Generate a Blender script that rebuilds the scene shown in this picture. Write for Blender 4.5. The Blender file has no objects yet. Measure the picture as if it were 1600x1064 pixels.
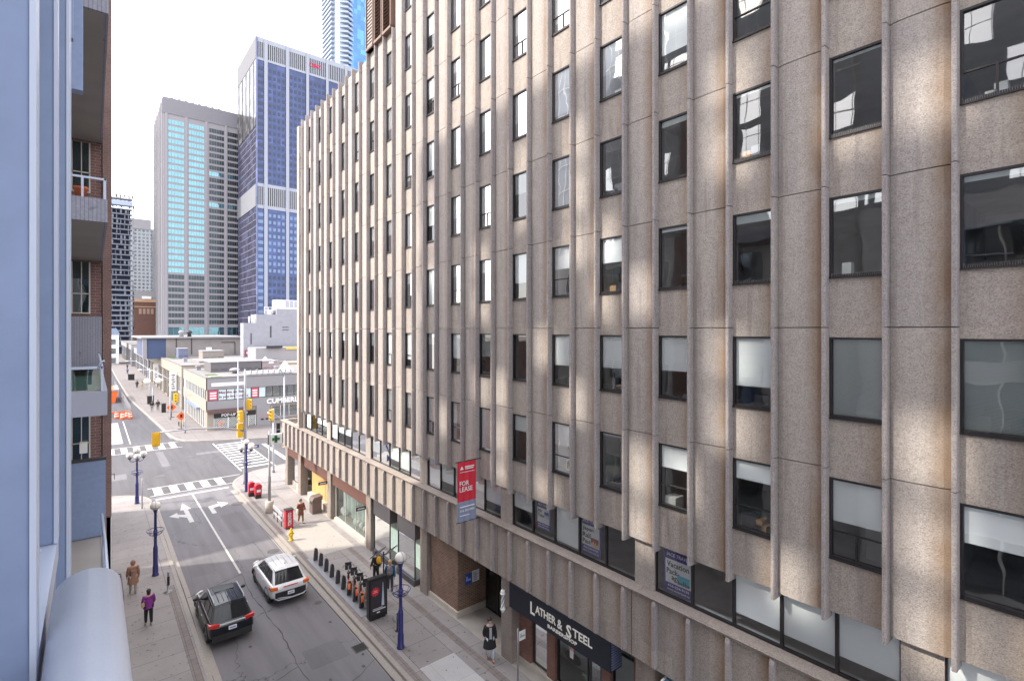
import bpy, bmesh, math, random
from mathutils import Vector, Matrix, Euler
from mathutils import noise as mnoise
random.seed(7)
PI = math.pi
scn = bpy.context.scene
COL = scn.collection
OFF = {}

# ---------------------------------------------------------------- materials
def nmat(name):
    m = bpy.data.materials.new(name); m.use_nodes = True
    nt = m.node_tree; nt.nodes.clear()
    out = nt.nodes.new('ShaderNodeOutputMaterial')
    return m, nt, out
def N(nt, t, **kw):
    n = nt.nodes.new(t)
    for k, v in kw.items():
        if k in n.inputs: n.inputs[k].default_value = v
        else: setattr(n, k, v)
    return n
def L(nt, a, b): nt.links.new(a, b)
def c4(c): return (c[0], c[1], c[2], 1)
def mul(c, f): return tuple(max(0, min(1, x*f)) for x in c[:3])
def mathn(nt, op, a, b=None, clamp=False):
    n = nt.nodes.new('ShaderNodeMath'); n.operation = op; n.use_clamp = clamp
    for i, v in enumerate((a, b)):
        if v is None: continue
        if isinstance(v, (int, float)): n.inputs[i].default_value = v
        else: L(nt, v, n.inputs[i])
    return n.outputs[0]
def mixc(nt, fac, a, b, typ='MIX'):
    n = nt.nodes.new('ShaderNodeMix'); n.data_type = 'RGBA'; n.blend_type = typ
    if isinstance(fac, (int, float)): n.inputs[0].default_value = fac
    else: L(nt, fac, n.inputs[0])
    for i, v in ((6, a), (7, b)):
        if isinstance(v, tuple): n.inputs[i].default_value = c4(v)
        else: L(nt, v, n.inputs[i])
    return n.outputs[2]
def ramp(nt, fac, stops):
    r = nt.nodes.new('ShaderNodeValToRGB')
    e = r.color_ramp.elements
    while len(e) < len(stops): e.new(0.5)
    for i, (p, c) in enumerate(stops):
        e[i].position = p; e[i].color = c4(c)
    L(nt, fac, r.inputs[0]); return r.outputs[0]
def noise(nt, vec, scale, detail=4, rough=.55):
    n = N(nt, 'ShaderNodeTexNoise', Scale=scale, Detail=detail, Roughness=rough)
    L(nt, vec, n.inputs['Vector']); return n.outputs[0]

MC = {}
def pm(name, col, rough=.75, var=.12, scale=2.0, bump=0.0, bscale=60, metal=0.0, spec=.5, fine=.0, world=True, coat=0.0):
    if name in MC: return MC[name]
    m, nt, out = nmat(name)
    b = N(nt, 'ShaderNodeBsdfPrincipled', Roughness=rough, Metallic=metal)
    b.inputs['Specular IOR Level'].default_value = spec
    b.inputs['Coat Weight'].default_value = coat
    if coat: b.inputs['Coat Roughness'].default_value = .04
    if world:
        vec = N(nt, 'ShaderNodeNewGeometry').outputs['Position']
    else:
        vec = N(nt, 'ShaderNodeTexCoord').outputs['Object']
    c = mixc(nt, noise(nt, vec, scale, 5), mul(col, 1-var), mul(col, 1+var))
    if fine:
        c = mixc(nt, fine, c, ramp(nt, noise(nt, vec, bscale, 2), [(.3, mul(col, .45)), (.7, mul(col, 1.6))]))
    L(nt, c, b.inputs['Base Color'])
    if bump:
        bp = N(nt, 'ShaderNodeBump', Strength=bump, Distance=.01)
        L(nt, noise(nt, vec, bscale, 3), bp.inputs['Height']); L(nt, bp.outputs[0], b.inputs['Normal'])
    L(nt, b.outputs[0], out.inputs[0]); MC[name] = m
    return m

P = 2.3227
def Y0(k): return 2.22 + P*k
def aggregate(name, base, edge=None, per=P, stain=(.25, .155, .085), amt=.75):
    """exposed-aggregate precast: pebble speckle, tone drift, rust-brown weathering running down one edge of each panel"""
    m, nt, out = nmat(name)
    b = N(nt, 'ShaderNodeBsdfPrincipled', Roughness=.9)
    b.inputs['Specular IOR Level'].default_value = .25
    pos = N(nt, 'ShaderNodeNewGeometry').outputs['Position']
    c = mixc(nt, noise(nt, pos, .35, 5), mul(base, .86), mul(base, 1.13))
    c = mixc(nt, .35, c, ramp(nt, noise(nt, pos, 4, 4), [(.35, mul(base, .8)), (.65, mul(base, 1.15))]))
    v = N(nt, 'ShaderNodeTexVoronoi', Scale=42.0); L(nt, pos, v.inputs['Vector'])
    sp = nt.nodes.new('ShaderNodeSeparateColor'); L(nt, v.outputs['Color'], sp.inputs[0])
    g = ramp(nt, sp.outputs[0], [(.0, (.10, .085, .08)), (.16, mul(base, .62)), (.5, mul(base, 1.0)), (1., mul(base, 1.45))])
    c = mixc(nt, .34, c, g)
    sx_ = nt.nodes.new('ShaderNodeSeparateXYZ'); L(nt, pos, sx_.inputs[0]); cc = nt.nodes.new('ShaderNodeCombineXYZ')
    L(nt, mathn(nt, 'FLOOR', mathn(nt, 'DIVIDE', mathn(nt, 'SUBTRACT', sx_.outputs[2], 14.05-32.43), 3.243)), cc.inputs[0])
    L(nt, mathn(nt, 'FLOOR', mathn(nt, 'DIVIDE', mathn(nt, 'SUBTRACT', sx_.outputs[1], Y0(0)-.5), P/2)), cc.inputs[1])
    wn_ = nt.nodes.new('ShaderNodeTexWhiteNoise'); L(nt, cc.outputs[0], wn_.inputs['Vector'])
    c = mixc(nt, 1.0, c, mixc(nt, wn_.outputs['Value'], (.86, .86, .88), (1., .99, .97)), 'MULTIPLY')
    mp = N(nt, 'ShaderNodeMapping'); mp.inputs['Scale'].default_value = (3, 5, .35); L(nt, pos, mp.inputs[0])
    run = ramp(nt, noise(nt, mp.outputs[0], 1.2, 5), [(.57, (0, 0, 0)), (.66, (1, 1, 1))])
    c = mixc(nt, mathn(nt, 'MULTIPLY', run, .28), c, (.20, .16, .14))
    if edge is not None:
        xyz = nt.nodes.new('ShaderNodeSeparateXYZ'); L(nt, pos, xyz.inputs[0])
        wob = mathn(nt, 'MULTIPLY', mathn(nt, 'SUBTRACT', noise(nt, mp.outputs[0], 2.0, 3), .5), .12)
        d = mathn(nt, 'MODULO', mathn(nt, 'ADD', mathn(nt, 'SUBTRACT', xyz.outputs[1], edge-200*per), wob), per)
        s = mathn(nt, 'SUBTRACT', 1.3, mathn(nt, 'DIVIDE', d, .36), clamp=True)
        s = mathn(nt, 'MULTIPLY', s, ramp(nt, noise(nt, pos, .9, 3), [(.3, (.45,)*3), (.6, (1,)*3)]), clamp=True)
        c = mixc(nt, mathn(nt, 'MULTIPLY', s, amt), c, stain)
    L(nt, c, b.inputs['Base Color'])
    bp = N(nt, 'ShaderNodeBump', Strength=.45, Distance=.012)
    L(nt, v.outputs['Distance'], bp.inputs['Height']); L(nt, bp.outputs[0], b.inputs['Normal'])
    L(nt, b.outputs[0], out.inputs[0]); return m

def brick(name, c1, c2, mortar, bw=.21, bh=.075, bump=.3):
    m, nt, out = nmat(name)
    b = N(nt, 'ShaderNodeBsdfPrincipled', Roughness=.88)
    pos = N(nt, 'ShaderNodeNewGeometry').outputs['Position']
    xyz = nt.nodes.new('ShaderNodeSeparateXYZ'); L(nt, pos, xyz.inputs[0])
    cb = nt.nodes.new('ShaderNodeCombineXYZ')
    L(nt, mathn(nt, 'ADD', xyz.outputs[0], xyz.outputs[1]), cb.inputs[0]); L(nt, xyz.outputs[2], cb.inputs[1])
    t = N(nt, 'ShaderNodeTexBrick', Scale=1.0); t.inputs['Brick Width'].default_value = bw; t.inputs['Row Height'].default_value = bh
    t.inputs['Mortar Size'].default_value = .008
    t.inputs['Color1'].default_value = c4(c1); t.inputs['Color2'].default_value = c4(c2); t.inputs['Mortar'].default_value = c4(mortar)
    L(nt, cb.outputs[0], t.inputs['Vector'])
    c = mixc(nt, .4, t.outputs[0], ramp(nt, noise(nt, pos, 1.5, 5), [(.3, mul(c1, .7)), (.7, mul(c2, 1.3))]))
    L(nt, c, b.inputs['Base Color'])
    bp = N(nt, 'ShaderNodeBump', Strength=bump, Distance=.01); bp.invert = True
    L(nt, t.outputs['Fac'], bp.inputs['Height']); L(nt, bp.outputs[0], b.inputs['Normal'])
    L(nt, b.outputs[0], out.inputs[0]); return m

def glass(name, tint=(.75, .8, .82), refl=.10, rcol=(.95, .98, 1), wav=.02, maxr=.9):
    m, nt, out = nmat(name)
    tr = N(nt, 'ShaderNodeBsdfTransparent'); tr.inputs[0].default_value = c4(tint)
    gl = N(nt, 'ShaderNodeBsdfGlossy', Roughness=.015); gl.inputs[0].default_value = c4(rcol)
    lw = N(nt, 'ShaderNodeLayerWeight', Blend=.28)
    f = mathn(nt, 'ADD', mathn(nt, 'MULTIPLY', lw.outputs['Fresnel'], maxr), refl, clamp=True)
    pos = N(nt, 'ShaderNodeNewGeometry').outputs['Position']
    bp = N(nt, 'ShaderNodeBump', Strength=wav, Distance=.3); L(nt, noise(nt, pos, 1.1, 1), bp.inputs['Height'])
    L(nt, bp.outputs[0], gl.inputs['Normal'])
    mx = nt.nodes.new('ShaderNodeMixShader'); L(nt, f, mx.inputs[0]); L(nt, tr.outputs[0], mx.inputs[1]); L(nt, gl.outputs[0], mx.inputs[2])
    L(nt, mx.outputs[0], out.inputs[0]); return m
def tglass(name, col, rcol, f=.5, wav=.03, cell=None, rough=.03):
    """opaque tower glazing: tinted reflection over a dark body, with pane to pane differences"""
    m, nt, out = nmat(name)
    d = N(nt, 'ShaderNodeBsdfPrincipled', Roughness=.4)
    pos = N(nt, 'ShaderNodeNewGeometry').outputs['Position']
    if cell:
        mp = N(nt, 'ShaderNodeMapping'); mp.inputs['Scale'].default_value = tuple(1/x for x in cell); L(nt, pos, mp.inputs[0])
        fl = nt.nodes.new('ShaderNodeVectorMath'); fl.operation = 'FLOOR'; L(nt, mp.outputs[0], fl.inputs[0])
        wn = nt.nodes.new('ShaderNodeTexWhiteNoise'); L(nt, fl.outputs[0], wn.inputs['Vector'])
        L(nt, ramp(nt, wn.outputs['Value'], [(.0, mul(col, .4)), (.6, col), (.8, mul(col, 1.8)), (1., mul(col, 3.2))]), d.inputs['Base Color'])
    else: d.inputs['Base Color'].default_value = c4(col)
    gl = N(nt, 'ShaderNodeBsdfGlossy', Roughness=rough); gl.inputs[0].default_value = c4(rcol)
    bp = N(nt, 'ShaderNodeBump', Strength=wav, Distance=1.); L(nt, noise(nt, pos, .4, 2), bp.inputs['Height'])
    L(nt, bp.outputs[0], gl.inputs['Normal'])
    mx = N(nt, 'ShaderNodeMixShader'); mx.inputs[0].default_value = f
    L(nt, d.outputs[0], mx.inputs[1]); L(nt, gl.outputs[0], mx.inputs[2]); L(nt, mx.outputs[0], out.inputs[0]); return m

def asphalt(name, base, crack=1.0):
    m, nt, out = nmat(name)
    b = N(nt, 'ShaderNodeBsdfPrincipled', Roughness=.85); b.inputs['Specular IOR Level'].default_value = .35
    pos = N(nt, 'ShaderNodeNewGeometry').outputs['Position']
    c = mixc(nt, noise(nt, pos, .18, 5), mul(base, .78), mul(base, 1.25))
    c = mixc(nt, .5, c, ramp(nt, noise(nt, pos, 38, 2), [(.3, mul(base, .55)), (.6, mul(base, 1.1)), (.75, mul(base, 2.0))]))
    mp = N(nt, 'ShaderNodeMapping'); mp.inputs['Scale'].default_value = (1.6, .12, 1); L(nt, pos, mp.inputs[0])
    c = mixc(nt, .35, c, ramp(nt, noise(nt, mp.outputs[0], 1.0, 4), [(.35, mul(base, .7)), (.65, mul(base, 1.35))]))
    wv = N(nt, 'ShaderNodeVectorMath'); wv.operation = 'ADD'; L(nt, pos, wv.inputs[0])
    nn = N(nt, 'ShaderNodeTexNoise', Scale=1.4, Detail=6.); L(nt, pos, nn.inputs['Vector'])
    sc_ = N(nt, 'ShaderNodeVectorMath'); sc_.operation = 'SCALE'; sc_.inputs['Scale'].default_value = 1.1; L(nt, nn.outputs['Color'], sc_.inputs[0])
    L(nt, sc_.outputs[0], wv.inputs[1])
    vo = N(nt, 'ShaderNodeTexVoronoi', Scale=.16); vo.feature = 'DISTANCE_TO_EDGE'; L(nt, wv.outputs[0], vo.inputs['Vector'])
    ck = ramp(nt, vo.outputs[0], [(.0, (1, 1, 1)), (.0035, (0, 0, 0))])
    c = mixc(nt, mathn(nt, 'MULTIPLY', ck, .8*crack), c, mul(base, .3))
    L(nt, c, b.inputs['Base Color'])
    bp = N(nt, 'ShaderNodeBump', Strength=.35, Distance=.01); L(nt, noise(nt, pos, 60, 2), bp.inputs['Height']); L(nt, bp.outputs[0], b.inputs['Normal'])
    L(nt, b.outputs[0], out.inputs[0]); return m

def paving(name, base, sx, sy, ox=0, oy=0, joint=.012, jc=.45):
    """cast concrete pavement cut into slabs"""
    m, nt, out = nmat(name)
    b = N(nt, 'ShaderNodeBsdfPrincipled', Roughness=.85); b.inputs['Specular IOR Level'].default_value = .3
    pos = N(nt, 'ShaderNodeNewGeometry').outputs['Position']
    xyz = nt.nodes.new('ShaderNodeSeparateXYZ'); L(nt, pos, xyz.inputs[0])
    ds = []; cells = []
    for i, s, o in ((0, sx, ox), (1, sy, oy)):
        t = mathn(nt, 'DIVIDE', mathn(nt, 'SUBTRACT', xyz.outputs[i], o-100*s), s)
        fr = mathn(nt, 'FRACT', t); cells.append(mathn(nt, 'FLOOR', t))
        ds.append(mathn(nt, 'LESS_THAN', mathn(nt, 'MULTIPLY', mathn(nt, 'MINIMUM', fr, mathn(nt, 'SUBTRACT', 1., fr)), s), joint))
    j = mathn(nt, 'MAXIMUM', ds[0], ds[1])
    cb = nt.nodes.new('ShaderNodeCombineXYZ'); L(nt, cells[0], cb.inputs[0]); L(nt, cells[1], cb.inputs[1])
    wn = nt.nodes.new('ShaderNodeTexWhiteNoise'); L(nt, cb.outputs[0], wn.inputs['Vector'])
    c = mixc(nt, wn.outputs['Value'], mul(base, .84), mul(base, 1.14))
    c = mixc(nt, .45, c, ramp(nt, noise(nt, pos, .9, 6), [(.3, mul(base, .72)), (.7, mul(base, 1.22))]))
    c = mixc(nt, .3, c, ramp(nt, noise(nt, pos, 30, 2), [(.3, mul(base, .6)), (.7, mul(base, 1.4))]))
    sp = ramp(nt, noise(nt, pos, 5, 1), [(.70, (0, 0, 0)), (.74, (1, 1, 1))])
    c = mixc(nt, mathn(nt, 'MULTIPLY', sp, .5), c, mul(base, .4))
    c = mixc(nt, j, c, mul(base, jc))
    L(nt, c, b.inputs['Base Color']); L(nt, b.outputs[0], out.inputs[0]); return m

# ---------------------------------------------------------------- mesh helpers
class MB:
    def __init__(s): s.v = []; s.f = []; s.m = []; s.sm = []
    def add(s, vs, fs, m=0, smooth=False):
        o = len(s.v); s.v += [tuple(v) for v in vs]
        for f in fs: s.f.append(tuple(o+i for i in f)); s.m.append(m); s.sm.append(smooth)
        return s
    def box(s, x0, x1, y0, y1, z0, z1, m=0):
        if x0 > x1: x0, x1 = x1, x0
        if y0 > y1: y0, y1 = y1, y0
        if z0 > z1: z0, z1 = z1, z0
        return s.add([(x0, y0, z0), (x1, y0, z0), (x1, y1, z0), (x0, y1, z0), (x0, y0, z1), (x1, y0, z1), (x1, y1, z1), (x0, y1, z1)],
                     [(0, 3, 2, 1), (4, 5, 6, 7), (0, 1, 5, 4), (1, 2, 6, 5), (2, 3, 7, 6), (3, 0, 4, 7)], m)
    def obox(s, c, size, rz=0, m=0, rot=None):
        R = rot if rot is not None else Matrix.Rotation(rz, 3, 'Z')
        h = [x/2 for x in size]; c = Vector(c)
        vs = [c + R @ Vector((a*h[0], b*h[1], d*h[2])) for d in (-1, 1) for a, b in ((-1, -1), (1, -1), (1, 1), (-1, 1))]
        return s.add(vs, [(0, 3, 2, 1), (4, 5, 6, 7), (0, 1, 5, 4), (1, 2, 6, 5), (2, 3, 7, 6), (3, 0, 4, 7)], m)
    def prism(s, pts, axis, a, b, m=0, smooth=False):
        """polygon pts (2D) extruded along axis from a to b. axis z: pts=(x,y); y: pts=(x,z); x: pts=(y,z)"""
        def mk(p, t):
            return {'z': (p[0], p[1], t), 'y': (p[0], t, p[1]), 'x': (t, p[0], p[1])}[axis]
        n = len(pts); vs = [mk(p, a) for p in pts] + [mk(p, b) for p in pts]
        s.add(vs, [tuple(range(n))[::-1], tuple(range(n, 2*n))], m)
        o = len(s.v)-2*n
        for i in range(n):
            j = (i+1) % n; s.f.append((o+i, o+j, o+n+j, o+n+i)); s.m.append(m); s.sm.append(smooth)
        return s
    def tube(s, pts, r, n=8, m=0, cap=True, smooth=True):
        pts = [Vector(p) for p in pts]; rs = r if isinstance(r, (list, tuple)) else [r]*len(pts)
        rings = []; up = Vector((0, 0, 1))
        for i, p in enumerate(pts):
            d = (pts[min(i+1, len(pts)-1)] - pts[max(i-1, 0)]).normalized()
            a = d.cross(up)
            if a.length < 1e-3: a = d.cross(Vector((0, 1, 0)))
            a.normalize(); b = d.cross(a).normalized()
            rings.append([p + (a*math.cos(2*PI*k/n) + b*math.sin(2*PI*k/n))*rs[i] for k in range(n)])
        vs = [v for q in rings for v in q]; fs = []
        for i in range(len(pts)-1):
            for k in range(n):
                fs.append((i*n+k, i*n+(k+1) % n, (i+1)*n+(k+1) % n, (i+1)*n+k))
        s.add(vs, fs, m, smooth)
        if cap:
            o = len(s.v)-len(vs)
            s.f.append(tuple(o+k for k in range(n))); s.m.append(m); s.sm.append(False)
            s.f.append(tuple(o+len(vs)-n+k for k in range(n))[::-1]); s.m.append(m); s.sm.append(False)
        return s
    def lathe(s, prof, c=(0, 0, 0), n=16, m=0, smooth=True, sx=1, sy=1):
        vs = [(c[0]+sx*r*math.cos(2*PI*k/n), c[1]+sy*r*math.sin(2*PI*k/n), c[2]+z) for r, z in prof for k in range(n)]
        fs = [(i*n+k, i*n+(k+1) % n, (i+1)*n+(k+1) % n, (i+1)*n+k) for i in range(len(prof)-1) for k in range(n)]
        s.add(vs, fs, m, smooth)
        o = len(s.v)-len(vs)
        s.f.append(tuple(o+k for k in range(n))[::-1]); s.m.append(m); s.sm.append(False)
        s.f.append(tuple(o+len(vs)-n+k for k in range(n))); s.m.append(m); s.sm.append(False)
        return s
    def ball(s, c, r, m=0, n=16, sx=1, sy=1, sz=1):
        h = n//2
        prof = [(max(1e-4, r*math.sin(PI*i/h)), -r*math.cos(PI*i/h)*sz) for i in range(h+1)]
        return s.lathe(prof, c, n, m, True, sx, sy)
    def torus(s, c, R, r, axis='z', n=24, k=8, m=0):
        vs = []
        for i in range(n):
            a = 2*PI*i/n
            for j in range(k):
                b = 2*PI*j/k; q = R + r*math.cos(b); w = r*math.sin(b)
                p = {'z': (q*math.cos(a), q*math.sin(a), w), 'x': (w, q*math.cos(a), q*math.sin(a)), 'y': (q*math.cos(a), w, q*math.sin(a))}[axis]
                vs.append((c[0]+p[0], c[1]+p[1], c[2]+p[2]))
        fs = [(i*k+j, ((i+1) % n)*k+j, ((i+1) % n)*k+(j+1) % k, i*k+(j+1) % k) for i in range(n) for j in range(k)]
        return s.add(vs, fs, m, True)
    def build(s, name, mats, parent=None, bevel=0, sub=0, auto=False):
        me = bpy.data.meshes.new(name)
        off = OFF.get(parent.name, Vector((0, 0, 0))) if parent else Vector((0, 0, 0))
        me.from_pydata([(v[0]-off[0], v[1]-off[1], v[2]-off[2]) for v in s.v], [], s.f)
        if not isinstance(mats, (list, tuple)): mats = [mats]
        for m in mats: me.materials.append(m)
        me.polygons.foreach_set('material_index', s.m); me.polygons.foreach_set('use_smooth', s.sm)
        bm = bmesh.new(); bm.from_mesh(me); bmesh.ops.recalc_face_normals(bm, faces=bm.faces)
        if bevel: bmesh.ops.bevel(bm, geom=[e for e in bm.edges], offset=bevel, segments=2, affect='EDGES', clamp_overlap=True)
        bm.to_mesh(me); bm.free(); me.update()
        o = bpy.data.objects.new(name, me); COL.objects.link(o)
        if parent: o.parent = parent; OFF[o.name] = off
        if sub:
            md = o.modifiers.new('s', 'SUBSURF'); md.levels = sub; md.render_levels = sub
        return o

def thing(name, label, cat, loc=(0, 0, 0), group=None):
    o = bpy.data.objects.new(name, None); COL.objects.link(o); o.location = loc; o.empty_display_size = .1
    o['label'] = label; o['category'] = cat
    if group: o['group'] = group
    OFF[o.name] = Vector(loc); return o
def tag(o, label, cat, group=None):
    o['label'] = label; o['category'] = cat
    if group: o['group'] = group
    return o
def struct(o): o['kind'] = 'structure'; return o
def copytree(o, parent=None):
    c = o.copy(); COL.objects.link(c)
    if parent: c.parent = parent
    for ch in list(o.children): copytree(ch, c)
    return c
def origin_to(o, loc):
    d = Vector(loc); o.data.transform(Matrix.Translation(-d)); o.location = d; return o

AX = {'-X': Matrix(((0, 0, -1), (-1, 0, 0), (0, 1, 0))), '-Y': Matrix(((1, 0, 0), (0, 0, -1), (0, 1, 0))),
      '+Y': Matrix(((-1, 0, 0), (0, 0, 1), (0, 1, 0))), '+Z': Matrix(((1, 0, 0), (0, 1, 0), (0, 0, 1)))}
def textmesh(t, height, width=None, ext=.01, bold=0.0, shear=0.0):
    cu = bpy.data.curves.new('t', 'FONT'); cu.body = t; cu.size = 1; cu.extrude = 0; cu.offset = bold; cu.shear = shear
    cu.align_x = 'LEFT'; cu.resolution_u = 2; cu.space_line = .9
    ob = bpy.data.objects.new('t', cu); COL.objects.link(ob)
    dg = bpy.context.evaluated_depsgraph_get(); dg.update()
    me = bpy.data.meshes.new_from_object(ob.evaluated_get(dg))
    vs = [v.co.copy() for v in me.vertices]; fs = [tuple(p.vertices) for p in me.polygons]
    bpy.data.objects.remove(ob); bpy.data.curves.remove(cu); bpy.data.meshes.remove(me)
    if not vs: return [], []
    x0 = min(v.x for v in vs); x1 = max(v.x for v in vs); y0 = min(v.y for v in vs); y1 = max(v.y for v in vs)
    sy = height/(y1-y0); sx = sy if width is None else width/(x1-x0)
    return [Vector(((v.x-(x0+x1)/2)*sx, (v.y-(y0+y1)/2)*sy, 0)) for v in vs], fs
def text(name, t, height, mat, parent, loc, face='-X', width=None, ext=.012, bold=0.0, shear=0.0, R=None):
    """lettering as real raised geometry centred on loc"""
    vs, fs = textmesh(t, height, width, ext, bold, shear)
    R = R or AX[face]; L0 = Vector(loc)
    mb = MB(); n = len(vs)
    top = [L0 + R @ (v + Vector((0, 0, ext))) for v in vs]; bot = [L0 + R @ v for v in vs]
    mb.add(top+bot, list(fs))
    cnt = {}
    for f in fs:
        for i in range(len(f)):
            e = (f[i], f[(i+1) % len(f)]); cnt[e] = cnt.get(e, 0)+1
    sides = [(a, b, n+b, n+a) for (a, b) in cnt if (b, a) not in cnt]
    for q in sides: mb.f.append(q); mb.m.append(0); mb.sm.append(False)
    return mb.build(name, mat, parent)

def skinmesh(name, verts, edges, radii, mat, parent, sub=2, root=0):
    off = OFF.get(parent.name, Vector((0, 0, 0)))
    me = bpy.data.meshes.new(name); me.from_pydata([Vector(v)-off for v in verts], edges, [])
    ob = bpy.data.objects.new(name, me); COL.objects.link(ob)
    sk = ob.modifiers.new('k', 'SKIN'); ob.modifiers.new('s', 'SUBSURF').levels = sub
    sk.use_smooth_shade = True
    for i, r in enumerate(radii):
        r = r if isinstance(r, tuple) else (r, r)
        me.skin_vertices[0].data[i].radius = r
        me.skin_vertices[0].data[i].use_root = (i == root)
    dg = bpy.context.evaluated_depsgraph_get(); dg.update()
    nm = bpy.data.meshes.new_from_object(ob.evaluated_get(dg)); nm.name = name
    ob.modifiers.clear(); ob.data = nm; bpy.data.meshes.remove(me)
    nm.materials.clear(); nm.materials.append(mat)
    for p in nm.polygons: p.use_smooth = True; p.material_index = 0
    ob.parent = parent; OFF[ob.name] = off; return ob

# ---------------------------------------------------------------- camera, world, sun
cam = bpy.data.cameras.new('camera'); co = bpy.data.objects.new('camera', cam); COL.objects.link(co)
HEAD = math.atan(655/800.)
co.location = (0, 0, 14.0); co.rotation_euler = (PI/2, 0, -HEAD)
cam.sensor_width = 36; cam.lens = 18; cam.shift_y = -17/1600.; cam.clip_start = .02; cam.clip_end = 6000
scn.camera = co
SUN_AZ = (-math.cos(math.radians(24)), math.sin(math.radians(24)))     # horizontal direction towards the sun
SUN_EL = math.radians(40)
w = bpy.data.worlds.new('World'); scn.world = w; w.use_nodes = True
nt = w.node_tree; nt.nodes.clear()
wo = nt.nodes.new('ShaderNodeOutputWorld'); bg = nt.nodes.new('ShaderNodeBackground')
sky = nt.nodes.new('ShaderNodeTexSky'); sky.sky_type = 'NISHITA'; sky.sun_disc = False
sky.sun_elevation = SUN_EL; sky.sun_rotation = math.atan2(SUN_AZ[0], SUN_AZ[1])
sky.air_density = 1.0; sky.dust_density = 2.5; sky.ozone_density = 1.0
tc = nt.nodes.new('ShaderNodeTexCoord')
mpw = nt.nodes.new('ShaderNodeMapping'); mpw.inputs['Scale'].default_value = (1, 1, 2.6); L(nt, tc.outputs['Generated'], mpw.inputs[0])
cl = ramp(nt, noise(nt, mpw.outputs[0], 1.6, 6, .6), [(.30, (0, 0, 0)), (.52, (1, 1, 1))])
L(nt, mixc(nt, mathn(nt, 'MULTIPLY', cl, .82), sky.outputs[0], (8.6, 8.5, 8.7)), bg.inputs[0])
bg.inputs[1].default_value = .14
L(nt, bg.outputs[0], wo.inputs[0])
sl = bpy.data.lights.new('sun', 'SUN'); sl.energy = 1.75; sl.angle = math.radians(2.0); sl.color = (1, .93, .82)
so = bpy.data.objects.new('sun', sl); COL.objects.link(so)
d = Vector((SUN_AZ[0]*math.cos(SUN_EL), SUN_AZ[1]*math.cos(SUN_EL), math.sin(SUN_EL)))
so.rotation_euler = d.to_track_quat('Z', 'Y').to_euler(); so.location = (0, 0, 80)
scn.view_settings.view_transform = 'Standard'; scn.view_settings.look = 'None'
scn.view_settings.exposure = 1.68; scn.view_settings.gamma = 1
def pix(x, y, z):
    s_, c_ = math.sin(HEAD), math.cos(HEAD); dd = x*s_+y*c_
    if dd < .1: return (-9e9, 0, dd)
    return (800+800*(x*c_-y*s_)/dd, 515-800*(z-14)/dd, dd)

# common materials
m_agg = aggregate('aggregate_blank_panel', (.44, .398, .37), edge=Y0(0)+.11)
m_sp = aggregate('aggregate_spandrel', (.44, .392, .355), edge=Y0(0)-1.066, amt=.45)
m_fin = aggregate('aggregate_fin', (.375, .342, .335))
m_fas = aggregate('aggregate_fascia', (.42, .37, .33), edge=Y0(0)+.12, per=P/2, amt=.8)
m_col = aggregate('aggregate_column', (.32, .275, .245))
m_brick = brick('brown_brick', (.14, .08, .058), (.24, .145, .10), (.42, .36, .31), .24, .085)
m_brickd = brick('red_brown_brick', (.17, .075, .055), (.24, .115, .085), (.25, .21, .19))
m_dark = pm('dark_bronze_metal', (.035, .032, .035), .45, metal=.3)
m_black = pm('black_paint', (.018, .018, .02), .4)
m_rubber = pm('black_rubber', (.02, .02, .02), .8)
m_alu = pm('pale_aluminium', (.52, .54, .58), .4, metal=.25)
m_white = pm('white_paint', (.78, .78, .76), .6)
m_glass = glass('office_glass', (.97, 1.0, 1.0), .12, maxr=.7)
m_shop = glass('shop_glass', (.80, .88, .88), .06)
m_blind = pm('white_roller_blind', (.90, .91, .92), .9, var=.02)
m_inter = pm('office_interior', (.42, .41, .42), .9, var=.4, scale=1.2)
m_conc = pm('plain_concrete', (.38, .35, .32), .9, var=.2, scale=1.5, bump=.2)
m_lime = pm('limestone_plinth', (.52, .47, .41), .8, var=.15)
# ================================================================ ground, roads, pavements
m_road = asphalt('street_asphalt', (.165, .158, .17))
m_road2 = asphalt('avenue_asphalt', (.095, .09, .097))
m_road3 = asphalt('fresh_grey_asphalt', (.08, .078, .09), .3)
m_pave = paving('pavement_slabs', (.285, .262, .256), 1.62, 1.75, 10.35, 1.0)
m_pavel = paving('pavement_slabs_left', (.285, .262, .256), 3.2, 1.6, 3.1, .5)
m_curb = pm('curb_concrete', (.31, .28, .255), .85, var=.2, scale=3, fine=.35, bscale=30)
m_strip = paving('paver_strip', (.22, .19, .18), .22, .42, 10.0, 0, .008)
m_light = paving('pale_new_slab', (.46, .45, .45), 3.0, 1.5, 10.8, 11, .01, .75)
m_paint = pm('white_road_paint', (.48, .47, .46), .8, var=.18, scale=6, fine=.25, bscale=22)
nt_ = m_paint.node_tree; b_ = [n for n in nt_.nodes if n.type == 'BSDF_PRINCIPLED'][0]; src = b_.inputs['Base Color'].links[0].from_socket
gp_ = nt_.nodes.new('ShaderNodeNewGeometry').outputs['Position']
wr = ramp(nt_, noise(nt_, gp_, 3.2, 9, .75), [(.55, (0, 0, 0)), (.63, (1, 1, 1))])
L(nt_, mixc(nt_, mathn(nt_, 'MULTIPLY', wr, .75), src, (.13, .125, .13)), b_.inputs['Base Color'])
m_yel = pm('yellow_road_paint', (.62, .45, .12), .8, var=.2)
m_found = pm('earth', (.2, .18, .16), .9)
struct(MB().box(-500, 900, -400, 1500, -1.0, -.02).build('ground', m_found))
struct(MB().box(3.70, 9.62, -60, 52, -.02, 0.0).build('road', m_road))
struct(MB().box(-300, 400, 52, 78.5, -.02, 0.0).build('cross_street', m_road2))
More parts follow.
